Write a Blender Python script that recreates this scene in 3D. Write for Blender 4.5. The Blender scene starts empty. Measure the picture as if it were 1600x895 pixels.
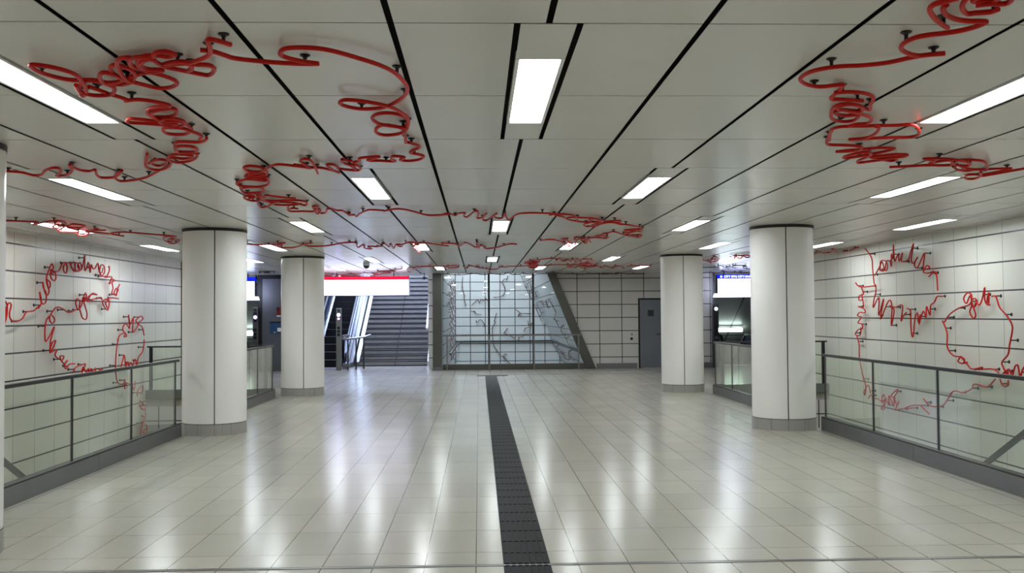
import bpy, bmesh, math, random
from mathutils import Vector, Matrix
random.seed(7)
scn = bpy.context.scene
COL = scn.collection
# ------------------------------------------------------------------ camera
cam_d = bpy.data.cameras.new('camera'); cam = bpy.data.objects.new('camera', cam_d); COL.objects.link(cam)
cam_d.sensor_width = 36.0; cam_d.lens = 1493.5 / 1600 * 36.0; cam_d.clip_end = 200
Rv = Vector((0.9993833, -0.0343899, -0.00709576)); Uv = Vector((0.00608528, -0.02939915, 0.99954923)); Fv = Vector((0.03458301, 0.99897599, 0.02917174))
m = Matrix((Rv, Uv, -Fv)).transposed().to_4x4(); m.translation = (0, 0, 1.6)
cam.matrix_world = m
scn.camera = cam
# ------------------------------------------------------------------ light, exposure
LIGHT = 22.0          # ceiling luminaires
DAY = 900.0          # daylight down the station stairs
SHAFT = 900.0         # daylight in the tiled shaft
w = bpy.data.worlds.new('world'); scn.world = w; w.use_nodes = True
w.node_tree.nodes['Background'].inputs[0].default_value = (0.75, 0.85, 1.0, 1); w.node_tree.nodes['Background'].inputs[1].default_value = 0.06
scn.view_settings.view_transform = 'Standard'; scn.view_settings.look = 'None'
scn.view_settings.gamma = 1.0; scn.view_settings.use_curve_mapping = False
scn.view_settings.exposure = 0.46
def area(name, loc, rot, sx, sy, power, col):
    d = bpy.data.lights.new(name, 'AREA'); d.shape = 'RECTANGLE'; d.size = sx; d.size_y = sy; d.energy = power; d.color = col
    o = bpy.data.objects.new(name, d); COL.objects.link(o); o.location = loc; o.rotation_euler = rot; return o
area('daylight_stairs', (-3.6, 35.2, 5.6), (math.radians(-56), 0, 0), 4.2, 2.4, DAY, (0.52, 0.64, 1.0))
area('daylight_shaft', (0.6, 36.0, 6.4), (0, 0, 0), 2.6, 9.0, SHAFT, (0.93, 0.97, 1.0))
# ------------------------------------------------------------------ materials
def s2l(c):
    return tuple((x / 12.92 if x <= 0.04045 else ((x + 0.055) / 1.055) ** 2.4) for x in [v / 255 for v in c])
def mat(name, rgb, rough=0.5, metal=0.0, noise=0.0, nscale=20.0, emit=None, estr=0.0, coat=0.0, bump=0.0, spec=0.5):
    M = bpy.data.materials.new(name); M.use_nodes = True; nt = M.node_tree; b = nt.nodes['Principled BSDF']
    c = s2l(rgb)
    b.inputs['Base Color'].default_value = (*c, 1); b.inputs['Roughness'].default_value = rough; b.inputs['Metallic'].default_value = metal
    b.inputs['Specular IOR Level'].default_value = spec
    if coat: b.inputs['Coat Weight'].default_value = coat
    if noise or bump:
        tc = nt.nodes.new('ShaderNodeTexCoord'); n = nt.nodes.new('ShaderNodeTexNoise'); n.inputs['Scale'].default_value = nscale; n.inputs['Detail'].default_value = 4
        nt.links.new(tc.outputs['Object'], n.inputs['Vector'])
        if noise:
            mx = nt.nodes.new('ShaderNodeMix'); mx.data_type = 'RGBA'
            mx.inputs[6].default_value = (*[v * (1 - noise) for v in c], 1); mx.inputs[7].default_value = (*[min(1, v * (1 + noise)) for v in c], 1)
            nt.links.new(n.outputs['Fac'], mx.inputs[0]); nt.links.new(mx.outputs[2], b.inputs['Base Color'])
        if bump:
            bp = nt.nodes.new('ShaderNodeBump'); bp.inputs['Strength'].default_value = bump; bp.inputs['Distance'].default_value = 0.01
            nt.links.new(n.outputs['Fac'], bp.inputs['Height']); nt.links.new(bp.outputs['Normal'], b.inputs['Normal'])
    if emit is not None:
        b.inputs['Emission Color'].default_value = (*s2l(emit), 1); b.inputs['Emission Strength'].default_value = estr
    return M
def grid_mat(name, rgb, joint, ax, pitch, off, width, rough=0.3, var=0.04, speck=0.0, uj=None, bump=0.25, spec=0.5, rvar=0.0):
    """tile material: ax = two axis letters, joints every pitch from off, width of the joints"""
    M = bpy.data.materials.new(name); M.use_nodes = True; nt = M.node_tree; N = nt.nodes; L = nt.links; b = N['Principled BSDF']
    tc = N.new('ShaderNodeTexCoord'); sp = N.new('ShaderNodeSeparateXYZ'); L.new(tc.outputs['Object'], sp.inputs[0])
    def mth(op, a, bb=None):
        n = N.new('ShaderNodeMath'); n.operation = op
        for i, v in enumerate((a, bb)):
            if v is None: continue
            if isinstance(v, (int, float)): n.inputs[i].default_value = v
            else: L.new(v, n.inputs[i])
        return n.outputs[0]
    masks = []; cells = []
    for k in (0, 1):
        v = mth('SUBTRACT', sp.outputs[ax[k]], off[k])
        d = mth('PINGPONG', v, pitch[k] / 2)
        masks.append(mth('LESS_THAN', d, width[k] / 2))
        cells.append(mth('FLOOR', mth('DIVIDE', v, pitch[k])))
    cx = N.new('ShaderNodeCombineXYZ'); L.new(cells[0], cx.inputs[0]); L.new(cells[1], cx.inputs[1])
    wn = N.new('ShaderNodeTexWhiteNoise'); wn.noise_dimensions = '3D'; L.new(cx.outputs[0], wn.inputs['Vector'])
    c = s2l(rgb)
    mx = N.new('ShaderNodeMix'); mx.data_type = 'RGBA'
    mx.inputs[6].default_value = (*[x * (1 - var) for x in c], 1); mx.inputs[7].default_value = (c[0] * (1 + var), c[1] * (1 + var * .8), c[2] * (1 + var * .6), 1)
    L.new(wn.outputs['Value'], mx.inputs[0]); outc = mx.outputs[2]
    if speck:
        ns = N.new('ShaderNodeTexNoise'); ns.inputs['Scale'].default_value = 90; ns.inputs['Detail'].default_value = 3; L.new(tc.outputs['Object'], ns.inputs['Vector'])
        n2 = N.new('ShaderNodeTexNoise'); n2.inputs['Scale'].default_value = 1.3; n2.inputs['Detail'].default_value = 2; L.new(tc.outputs['Object'], n2.inputs['Vector'])
        f = mth('ADD', mth('MULTIPLY', ns.outputs['Fac'], speck), mth('MULTIPLY', n2.outputs['Fac'], speck))
        f = mth('ADD', f, 1 - speck)
        hs = N.new('ShaderNodeHueSaturation'); L.new(outc, hs.inputs['Color']); L.new(f, hs.inputs['Value']); outc = hs.outputs['Color']
        if rvar:
            L.new(mth('ADD', mth('MULTIPLY', n2.outputs['Fac'], rvar), rough - rvar / 2), b.inputs['Roughness'])
    jm = N.new('ShaderNodeMix'); jm.data_type = 'RGBA'; L.new(masks[1], jm.inputs[0]); L.new(outc, jm.inputs[6]); jm.inputs[7].default_value = (*s2l(joint), 1)
    jm2 = N.new('ShaderNodeMix'); jm2.data_type = 'RGBA'; L.new(masks[0], jm2.inputs[0]); L.new(jm.outputs[2], jm2.inputs[6]); jm2.inputs[7].default_value = (*s2l(uj or joint), 1)
    L.new(jm2.outputs[2], b.inputs['Base Color'])
    if not rvar or not speck: b.inputs['Roughness'].default_value = rough
    b.inputs['Specular IOR Level'].default_value = spec
    mm = mth('MAXIMUM', masks[0], masks[1]); h = mth('SUBTRACT', 1.0, mm)
    bp = N.new('ShaderNodeBump'); bp.inputs['Strength'].default_value = bump; bp.inputs['Distance'].default_value = 0.004
    L.new(h, bp.inputs['Height']); L.new(bp.outputs['Normal'], b.inputs['Normal'])
    return M
def glass_mat(name, tint, refl=1.5):
    M = bpy.data.materials.new(name); M.use_nodes = True; nt = M.node_tree; N = nt.nodes; L = nt.links
    for n in list(N):
        if n.type != 'OUTPUT_MATERIAL': N.remove(n)
    out = [n for n in N if n.type == 'OUTPUT_MATERIAL'][0]
    t = N.new('ShaderNodeBsdfTransparent'); t.inputs[0].default_value = (*tint, 1)
    g = N.new('ShaderNodeBsdfGlossy'); g.inputs['Roughness'].default_value = 0.01; g.inputs[0].default_value = (1, 1, 1, 1)
    f = N.new('ShaderNodeFresnel'); ge = N.new('ShaderNodeNewGeometry')
    ma = N.new('ShaderNodeMath'); ma.operation = 'MULTIPLY_ADD'; ma.inputs[1].default_value = 1 / refl - refl; ma.inputs[2].default_value = refl
    L.new(ge.outputs['Backfacing'], ma.inputs[0]); L.new(ma.outputs[0], f.inputs[0])   # same pane reflectance from both sides
    x = N.new('ShaderNodeMixShader'); L.new(f.outputs[0], x.inputs[0]); L.new(t.outputs[0], x.inputs[1]); L.new(g.outputs[0], x.inputs[2]); L.new(x.outputs[0], out.inputs[0])
    return M
W = 0.32681                      # floor tile width; ceiling bay = 2 W wide, 4 W long
FX0, FY0 = -0.029, 6.494
WT = 2 * W                       # wall tile width
WZ0, WZP = 0.335, 0.3845
M = {}
M['floor'] = grid_mat('floor_tiles', (169, 165, 153), (56, 71, 62), 'XY', (W, 2 * W), (FX0, FY0), (0.006, 0.0055), rough=0.19, var=0.045, speck=0.10, uj=(84, 80, 70), bump=0.02, rvar=0.06, spec=0.13)
M['ceil'] = mat('ceiling_panel', (212, 211, 204), rough=0.24, noise=0.03, nscale=1.5)
M['void'] = mat('ceiling_gap', (6, 6, 6), rough=0.9, noise=0.1)
M['wallx'] = grid_mat('side_wall_tiles', (226, 225, 214), (34, 34, 34), 'YZ', (WT, WZP), (13.66, WZ0), (0.009, 0.022), rough=0.28, var=0.02, uj=(88, 88, 84))
M['wallr'] = grid_mat('right_wall_tiles', (226, 225, 214), (34, 34, 34), 'YZ', (WT, WZP), (12.53, WZ0), (0.008, 0.019), rough=0.28, var=0.02, uj=(110, 110, 104))
M['wally'] = grid_mat('back_wall_tiles', (196, 193, 188), (22, 22, 22), 'XZ', (WT, WZP), (2.872, WZ0), (0.022, 0.022), rough=0.30, var=0.02)
M['shaftw'] = grid_mat('shaft_tiles', (206, 212, 216), (20, 22, 24), 'XZ', (WT, WZP), (0.27, WZ0), (0.032, 0.03), rough=0.35, var=0.02)
M['shafts'] = grid_mat('shaft_side_tiles', (206, 212, 216), (20, 22, 24), 'YZ', (WT * 2, WZP), (28.6, WZ0), (0.03, 0.03), rough=0.35, var=0.02)
M['column'] = mat('column_white', (240, 238, 233), rough=0.28, noise=0.01, nscale=2)
M['stone'] = grid_mat('column_base_stone', (158, 156, 150), (70, 68, 62), 'XZ', (0.5, 0.5), (0.21, 0.8), (0.002, 0.002), rough=0.35, speck=0.2)
M['black'] = mat('black_metal', (14, 14, 14), rough=0.4, noise=0.2)
M['rubber'] = mat('black_rubber', (22, 22, 23), rough=0.5, noise=0.25, nscale=30, spec=0.06)
M['dark'] = mat('dark_bronze_metal', (58, 59, 57), rough=0.35, metal=0.7, noise=0.15, nscale=8)
M['kerb'] = mat('kerb_metal', (116, 116, 118), rough=0.36, metal=0.6, noise=0.12, nscale=3)
M['steel'] = mat('brushed_steel', (128, 128, 127), rough=0.3, metal=0.9, noise=0.12, nscale=6)
M['brass'] = mat('warm_steel', (92, 92, 88), rough=0.30, metal=0.9, noise=0.1, nscale=4)
M['panel'] = mat('grey_metal_panel', (112, 115, 122), rough=0.38, metal=0.55, noise=0.12, nscale=2)
M['glass'] = glass_mat('railing_glass', (0.93, 0.965, 0.925))
M['glassb'] = glass_mat('screen_glass', (0.94, 0.965, 0.975))
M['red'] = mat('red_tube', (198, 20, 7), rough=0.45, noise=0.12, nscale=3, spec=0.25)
M['redshade'] = mat('red_tube_shaded', (84, 26, 20), rough=0.45, noise=0.12, nscale=3)  # same red tube, with its backlit shade put into the colour
M['lamp'] = mat('lamp_diffuser', (240, 240, 240), rough=0.5, emit=(241, 248, 252), estr=LIGHT, noise=0.01)
M['lampw'] = mat('lamp_tube', (240, 240, 240), rough=0.5, emit=(232, 255, 246), estr=14.0, noise=0.01)
M['white'] = mat('white_paint', (232, 232, 230), rough=0.4, noise=0.02)
M['signw'] = mat('sign_face_white', (245, 245, 245), rough=0.4, emit=(218, 226, 255), estr=3.0, noise=0.01)
M['signr'] = mat('sign_red', (214, 10, 50), rough=0.4, emit=(226, 10, 62), estr=0.75, noise=0.01)
M['signb'] = mat('sign_blue', (10, 30, 210), rough=0.4, emit=(8, 34, 226), estr=0.8, noise=0.01)
M['step'] = mat('grey_stair_stone', (146, 143, 140), rough=0.55, noise=0.18, nscale=5)
M['nose'] = mat('stair_nosing', (24, 24, 26), rough=0.6, noise=0.2)
M['escstep'] = mat('escalator_step', (20, 20, 23), rough=0.45, metal=0.4, noise=0.2, nscale=10)
M['escglass'] = mat('escalator_balustrade', (78, 94, 130), rough=0.22, metal=0.75, noise=0.08, nscale=2)
M['soffit'] = grid_mat('dark_soffit_panels', (132, 134, 132), (10, 10, 10), 'XY', (1.22, 2.9), (6.95, 28.4), (0.045, 0.05), rough=0.35, var=0.06)
M['bluled'] = mat('blue_led', (90, 90, 255), emit=(150, 140, 255), estr=22.0, noise=0.01)
M['pinkled'] = mat('pink_led', (200, 150, 255), emit=(205, 150, 255), estr=5.0, noise=0.01)
M['whled'] = mat('white_led', (240, 240, 255), emit=(240, 240, 255), estr=9.0, noise=0.01)
M['bluebox'] = mat('blue_notice', (38, 74, 112), rough=0.4, noise=0.15, nscale=9)
M['redbox'] = mat('red_box', (120, 34, 28), rough=0.4, noise=0.1)
M['void2'] = mat('concrete_dark', (96, 100, 92), rough=0.7, noise=0.1, nscale=3)
M['dome'] = mat('dome_smoked', (40, 44, 56), rough=0.08, noise=0.05)
# ------------------------------------------------------------------ mesh helpers
class MB:
    def __init__(s): s.v = []; s.f = []; s.mi = []
    def add(s, vs, fs, k=0):
        n = len(s.v); s.v += [tuple(v) for v in vs]
        for f in fs: s.f.append([i + n for i in f]); s.mi.append(k)
    def box(s, a, b, k=0):
        x0, y0, z0 = a; x1, y1, z1 = b
        s.add([(x0, y0, z0), (x1, y0, z0), (x1, y1, z0), (x0, y1, z0), (x0, y0, z1), (x1, y0, z1), (x1, y1, z1), (x0, y1, z1)],
              [(0, 3, 2, 1), (4, 5, 6, 7), (0, 1, 5, 4), (1, 2, 6, 5), (2, 3, 7, 6), (3, 0, 4, 7)], k)
    def bar(s, p, q, wx, wz, k=0, up=(0, 0, 1)):
        p = Vector(p); q = Vector(q); d = (q - p).normalized(); u = Vector(up)
        if abs(d.dot(u)) > .98: u = Vector((0, 1, 0))
        r = d.cross(u).normalized() * wx / 2; t = r.cross(d).normalized() * wz / 2
        vs = [p - r - t, p + r - t, p + r + t, p - r + t, q - r - t, q + r - t, q + r + t, q - r + t]
        s.add(vs, [(0, 3, 2, 1), (4, 5, 6, 7), (0, 1, 5, 4), (1, 2, 6, 5), (2, 3, 7, 6), (3, 0, 4, 7)][0:0] + [(0, 1, 2, 3), (7, 6, 5, 4), (0, 4, 5, 1), (1, 5, 6, 2), (2, 6, 7, 3), (3, 7, 4, 0)], k)
    def cyl(s, c, r, h, n=24, axis='Z', k=0, r2=None):
        r2 = r if r2 is None else r2; vs = []
        for j, (rr, t) in enumerate(((r, 0), (r2, h))):
            for i in range(n):
                a = 2 * math.pi * i / n; x, y = rr * math.cos(a), rr * math.sin(a)
                v = {'Z': (x, y, t), 'Y': (x, t, y), 'X': (t, x, y)}[axis]
                vs.append((c[0] + v[0], c[1] + v[1], c[2] + v[2]))
        fs = [(i, (i + 1) % n, n + (i + 1) % n, n + i) for i in range(n)] + [tuple(range(n - 1, -1, -1)), tuple(range(n, 2 * n))]
        s.add(vs, fs, k)
    def prism(s, poly, axis, a, b, k=0):
        n = len(poly)
        def P(u, v, t): return {'X': (t, u, v), 'Y': (u, t, v), 'Z': (u, v, t)}[axis]
        vs = [P(u, v, a) for u, v in poly] + [P(u, v, b) for u, v in poly]
        s.add(vs, [tuple(range(n - 1, -1, -1)), tuple(range(n, 2 * n))] + [(i, (i + 1) % n, n + (i + 1) % n, n + i) for i in range(n)], k)
    def tube(s, pts, r, n=8, k=0, closed=False):
        P = [Vector(p) for p in pts]; m = len(P); prev = None; base = len(s.v); vs = []
        for i in range(m):
            d = (P[min(i + 1, m - 1)] - P[max(i - 1, 0)])
            d = d.normalized() if d.length > 1e-9 else Vector((0, 1, 0))
            if prev is None:
                u = d.cross(Vector((0, 0, 1)));
                if u.length < 1e-3: u = d.cross(Vector((0, 1, 0)))
            else: u = prev - d * prev.dot(d)
            if u.length < 1e-6: u = d.orthogonal()
            u.normalize(); prev = u; v = d.cross(u)
            for j in range(n):
                a = 2 * math.pi * j / n; vs.append(P[i] + u * (r * math.cos(a)) + v * (r * math.sin(a)))
        fs = [(i * n + j, i * n + (j + 1) % n, (i + 1) * n + (j + 1) % n, (i + 1) * n + j) for i in range(m - 1) for j in range(n)]
        fs += [tuple(range(n - 1, -1, -1)), tuple((m - 1) * n + j for j in range(n))]
        s.add(vs, fs, k)
    def dome(s, c, r, n=20, k=0, sgn=-1):
        vs = []; R = 6
        for j in range(R + 1):
            a = math.pi / 2 * j / R
            for i in range(n):
                b = 2 * math.pi * i / n; vs.append((c[0] + r * math.cos(a) * math.cos(b), c[1] + r * math.cos(a) * math.sin(b), c[2] + sgn * r * math.sin(a)))
        s.add(vs, [(j * n + i, j * n + (i + 1) % n, (j + 1) * n + (i + 1) % n, (j + 1) * n + i) for j in range(R) for i in range(n)], k)
    def build(s, name, mats, parent=None, smooth=False, loc=None, bevel=0, **props):
        me = bpy.data.meshes.new(name); me.from_pydata(s.v, [], s.f)
        bm = bmesh.new(); bm.from_mesh(me); bmesh.ops.recalc_face_normals(bm, faces=bm.faces[:]); bm.to_mesh(me); bm.free()
        ms = mats if isinstance(mats, (list, tuple)) else [mats]
        for x in ms: me.materials.append(x)
        me.polygons.foreach_set('material_index', s.mi)
        if smooth:
            me.polygons.foreach_set('use_smooth', [True] * len(me.polygons))
            try: me.set_sharp_from_angle(angle=math.radians(40))
            except Exception: pass
        o = bpy.data.objects.new(name, me); COL.objects.link(o)
        if bevel:
            b = o.modifiers.new('bevel', 'BEVEL'); b.width = bevel; b.segments = 2; b.limit_method = 'ANGLE'
        if parent is not None: o.parent = parent
        for k, v in props.items(): o[k] = v
        return o
def thing(name, label, cat, loc=(0, 0, 0), group=None):
    o = bpy.data.objects.new(name, None); COL.objects.link(o); o.empty_display_size = 0.1
    o['label'] = label; o['category'] = cat
    if group: o['group'] = group
    return o
def struct(o, label=None):
    o['kind'] = 'structure'
    if label: o['label'] = label
    return o
H = 2.8
XL, XR = -6.53, 7.0
# ------------------------------------------------------------------ floor
fl = MB()
OL0, OL1 = 8.4, 19.0             # floor openings over the side stairs
def slab(x0, x1, y0, y1): fl.box((x0, y0, -0.15), (x1, y1, 0))
slab(-4.05, 4.70, -7, 27.9); slab(XL, -4.05, -7, OL0); slab(4.70, XR, -7, OL0)
slab(XL, -4.05, OL1, 27.9); slab(4.70, XR, OL1, 27.9)
slab(-10, XL, 21.2, 27.9); slab(XR, 10.2, 21.2, 27.9); slab(-6.3, -1.05, 27.9, 30.6)
struct(fl.build('floor', M['floor']), 'glossy cream terrazzo tile floor')
# ------------------------------------------------------------------ ceiling with open joints and lamp slots
CX0, CY0, CP, CW = 0.2964, 3.9072, 4 * W, 2 * W
lights = []                      # (joint j, centre row k)
for k in range(-2, 6):
    js = {0: (0, -4, 4, -9, 9), 1: (-2, 2, -6, 6, -9, 9)}[k % 2]
    if k == 4: js = (0, -4, 4, -8, 8)
    if k == 5: js = (-2, 2, -6, 6)
    if k in (2, 0, -2): js = (0, -4, 4, -9, 9)
    if k == 3: js = (-2, 2, -6, 6, -9, 9)
    for j in js: lights.append((j, k))
slots = {}
for j, k in lights:
    n0 = 3 * k; slots[(j, n0)] = 1; slots[(j, n0 + 1)] = 1
ce = MB(); GX, GY, HW, LL = 0.028, 0.011, 0.145, 0.745
def xmax(y0): return True
def ppanel(x0, x1, y0, y1):
    if x1 - x0 < 0.02 or y1 - y0 < 0.02: return
    ce.box((x0, y0, H), (x1, y1, H + 0.003))
for n in range(-9, 19):
    y0, y1 = CY0 + n * CP, CY0 + (n + 1) * CP
    for j in range(-16, 15):
        x0, x1 = CX0 + j * CW, CX0 + (j + 1) * CW
        a = x0 + (HW if (j, n) in slots else GX / 2); b = x1 - (HW if (j + 1, n) in slots else GX / 2)
        if y0 < 21.0:
            if b < XL or a > XR: continue
            a = max(a, XL); b = min(b, XR)
        yy1 = y1 - GY / 2
        if x0 > -1.6: yy1 = min(yy1, 27.9)
        ppanel(a, b, y0 + GY / 2, yy1)
for j, k in lights:              # short filler panels at both ends of every lamp
    x = CX0 + j * CW; yc = CY0 + (3 * k + 1) * CP
    ppanel(x - HW + GX, x + HW - GX, yc - CP + GY, yc - LL - 0.02); ppanel(x - HW + GX, x + HW - GX, yc + LL + 0.012, yc + CP - GY)
ce.box((-10.2, -7, H + 0.06), (10.2, 28.8, H + 0.10), 1)
struct(ce.build('ceiling', [M['ceil'], M['void']]), 'off-white metal ceiling panels with black joints')
rows = {-2: 'behind the camera, second', -1: 'behind the camera, first', 0: 'nearest row', 1: 'second nearest row', 2: 'third row from the camera', 3: 'fourth row from the camera', 4: 'fifth row from the camera', 5: 'farthest row'}
pos = {0: 'centre', -4: 'left of centre', 4: 'right of centre', -2: 'just left of centre', 2: 'just right of centre', -6: 'far left', 6: 'far right', -9: 'by the left wall', 9: 'by the right wall', -8: 'outer left', 8: 'outer right'}
for j, k in lights:
    if k < -1: 
        if j in (-9, 9): continue
    x = CX0 + j * CW; yc = CY0 + (3 * k + 1) * CP
    t = thing('ceiling_light', 'long white recessed ceiling light, %s, %s' % (rows[k], pos[j]), 'ceiling light', group='recessed ceiling lights')
    t.location = (x, yc, H)
    d = MB(); d.box((-0.098, -LL + 0.004, 0.012), (0.098, LL - 0.004, 0.026)); d.build('diffuser', M['lamp'], t)
    f = MB(); hw = HW - 0.028
    f.box((-hw, -LL, 0.0), (-0.098, LL, 0.03)); f.box((0.098, -LL, 0.0), (hw, LL, 0.03)); f.box((-hw, -LL - 0.008, 0.0), (hw, -LL, 0.04)); f.box((-hw, LL, 0.0), (hw, LL + 0.008, 0.04)); f.box((-hw, -LL, 0.03), (hw, LL, 0.04)); f.build('frame', M['white'], t)
# ------------------------------------------------------------------ walls
def wall(name, mt, boxes, label):
    b = MB()
    for a, c in boxes: b.box(a, c)
    return struct(b.build(name, mt), label)
wall('wall_left', M['wallx'], [((XL - 0.15, -7, -3.4), (XL, 21.2, H + 0.06))], 'white tiled left wall carrying red tube lettering')
wall('wall_right', M['wallr'], [((XR, -7, -3.4), (XR + 0.15, 21.2, H + 0.06))], 'white tiled right wall carrying red tube rings')
wall('wall_rear', M['wally'], [((XL, -7.15, 0), (XR, -7, H + 0.06))], 'white tiled wall behind the camera')
wall('trim_1', M['black'], [((XL - 0.16, 21.2, 0), (XL + 0.02, 21.3, H))], 'dark end strip of the left tiled wall')
wall('trim_2', M['black'], [((XR - 0.02, 21.2, 0), (XR + 0.16, 21.3, H))], 'dark end strip of the right tiled wall')
wall('wall_left_passage', M['wallx'], [((-10.2, 21.2, -3.4), (-10, 34, H + 0.06))], 'tiled wall of the left side passage')
wall('wall_right_passage', M['wallr'], [((10.2, 21.2, -3.4), (10.4, 34, H + 0.06))], 'tiled wall of the right side passage')
# back wall with slanted left edge and door recess
bw = MB(); YB = 27.9
bw.prism([(2.12, 2.86), (4.66, 2.86), (4.66, 0), (3.40, 0)], 'Y', YB, YB + 0.15)
bw.box((4.66, YB, 2.05), (5.75, YB + 0.15, 2.86)); bw.box((5.75, YB, 0), (6.83, YB + 0.15, 2.86))
struct(bw.build('wall_back', M['wally']), 'grey white tiled back wall')
b = MB(); b.box((3.42, YB - 0.012, 0), (4.62, YB, 0.155)); b.box((5.80, YB - 0.012, 0), (6.83, YB, 0.155))
struct(b.build('baseboard_back', M['kerb']), 'grey metal skirting of the back wall')
# door
dr = struct(bpy.data.objects.new('door_1', None), 'grey metal service door in the back wall'); COL.objects.link(dr)
b = MB(); b.box((4.66, YB - 0.02, 0), (4.71, YB + 0.1, 2.05)); b.box((5.70, YB - 0.02, 0), (5.75, YB + 0.1, 2.05)); b.box((4.71, YB - 0.02, 2.0), (5.70, YB + 0.1, 2.05)); b.build('door_frame', M['black'], dr)
b = MB(); b.box((4.71, YB + 0.02, 0.01), (5.70, YB + 0.07, 2.0)); b.build('door_leaf', M['panel'], dr)
b = MB(); b.box((4.95, YB + 0.008, 1.52), (5.12, YB + 0.02, 1.70)); b.build('door_sign', M['dark'], dr)
b = MB(); b.cyl((5.30, YB + 0.0, 0.99), 0.02, 0.02, 12, 'Y'); b.bar((5.18, YB - 0.03, 0.99), (5.31, YB - 0.03, 0.99), 0.02, 0.025); b.build('door_handle', M['black'], dr)
t = thing('lock_plate', 'small black round lock under a steel plate left of the grey door', 'lock')
b = MB(); b.cyl((4.46, YB - 0.02, 0.865), 0.042, 0.02, 20, 'Y'); b.build('lock_cylinder', M['black'], t)
b = MB(); b.prism([(4.44, 1.02), (4.50, 1.02), (4.485, 0.96), (4.455, 0.96)], 'Y', YB - 0.015, YB); b.build('plate', M['steel'], t)
# floor slot drain and expansion joint
b = MB(); b.box((-6.3, 25.5, -0.001), (6.83, 25.56, 0.003)); struct(b.build('trim_3', M['black']), 'black slot drain across the floor before the back wall')
b = MB(); b.box((-4.0, 6.150, -0.001), (4.64, 6.172, 0.003), 0); b.box((-4.0, 6.128, -0.001), (4.64, 6.150, 0.004), 1); struct(b.build('trim_4', [M['black'], M['steel']]), 'metal expansion joint across the near floor')
b = MB(); b.box((0.155 - 0.21, 25.0, 0.0), (0.74, 25.14, 0.012))
for i in range(12): b.box((-0.05 + i * 0.065, 25.01, 0.012), (-0.02 + i * 0.065, 25.13, 0.018))
b.build('floor_grate', M['black'], label='black slotted grate across the far end of the tactile strip', category='floor grate')
# tactile strip: ribbed rubber tiles in one line
b = MB(); y = 1.2
while y < 24.75:
    y1 = min(y + W - 0.004, 24.8)
    if not (y < 6.15 < y1):
        b.box((0.147, y, 0), (0.447, y1, 0.004))
        for i in range(7): b.box((0.157 + i * 0.0412, y + 0.008, 0.004), (0.157 + i * 0.0412 + 0.026, y1 - 0.008, 0.0085))
    else:
        for ya, yb in ((y, 6.125), (6.167, y1)):
            b.box((0.147, ya, 0), (0.447, yb, 0.004))
            for i in range(7): b.box((0.157 + i * 0.0412, ya + 0.004, 0.004), (0.157 + i * 0.0412 + 0.026, yb - 0.004, 0.0085))
    y += W
b.build('tactile_paving', M['rubber'], label='black ribbed tactile guide strip running down the middle of the floor', category='tactile paving')
# ------------------------------------------------------------------ columns
R = 0.43
for cx, cy, lab, a0 in ((-3.665, 13.40, 'round white column at the left, nearer of the two', -75), (4.242, 13.24, 'round white column at the right, nearer of the two', -100),
                    (-3.59, 19.62, 'round white column at the left, beside the red topped sign', -78), (4.18, 19.58, 'round white column at the right, in front of the grey door', -97),
                    (-3.70, 6.62, 'white column edge cut by the left picture border', -80)):
    t = thing('column', lab, 'column', group='round white columns'); t.location = (cx, cy, 0)
    b = MB(); N = 64
    b.cyl((0, 0, 0.155), R, 2.605, N); b.build('shaft', M['column'], t, smooth=True)
    b = MB(); b.cyl((0, 0, 2.76), R + 0.006, 0.04, N); b.build('cap_ring', M['black'], t, smooth=True)
    b = MB(); b.cyl((0, 0, 0.15), R + 0.003, 0.008, N); b.build('base_joint', M['black'], t, smooth=True)
    for i in range(2):
        a = math.radians(a0 + 180 * i); b = MB(); b.cyl((math.cos(a) * (R - 0.002), math.sin(a) * (R - 0.002), 0.156), 0.007, 2.61, 8); b.build('seam', M['black'], t)
    n = 12                        # ring of base stones with open joints
    for i in range(n):
        b = MB(); g = 0.006; seg = 6; vs = []
        for q in range(seg + 1):
            a = math.radians(a0) + 2 * math.pi * i / n + g + (2 * math.pi / n - 2 * g) * q / seg
            for rr in (R - 0.03, R + 0.004):
                for z in (0, 0.15): vs.append((rr * math.cos(a), rr * math.sin(a), z))
        fs = []
        for q in range(seg):
            k = q * 4; fs += [(k, k + 4, k + 5, k + 1), (k + 2, k + 3, k + 7, k + 6), (k + 1, k + 5, k + 7, k + 3), (k, k + 2, k + 6, k + 4)]
        fs += [(0, 1, 3, 2), (seg * 4, seg * 4 + 2, seg * 4 + 3, seg * 4 + 1)]
        b.add(vs, fs); b.build('base_stone', M['stone'], t)
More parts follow.
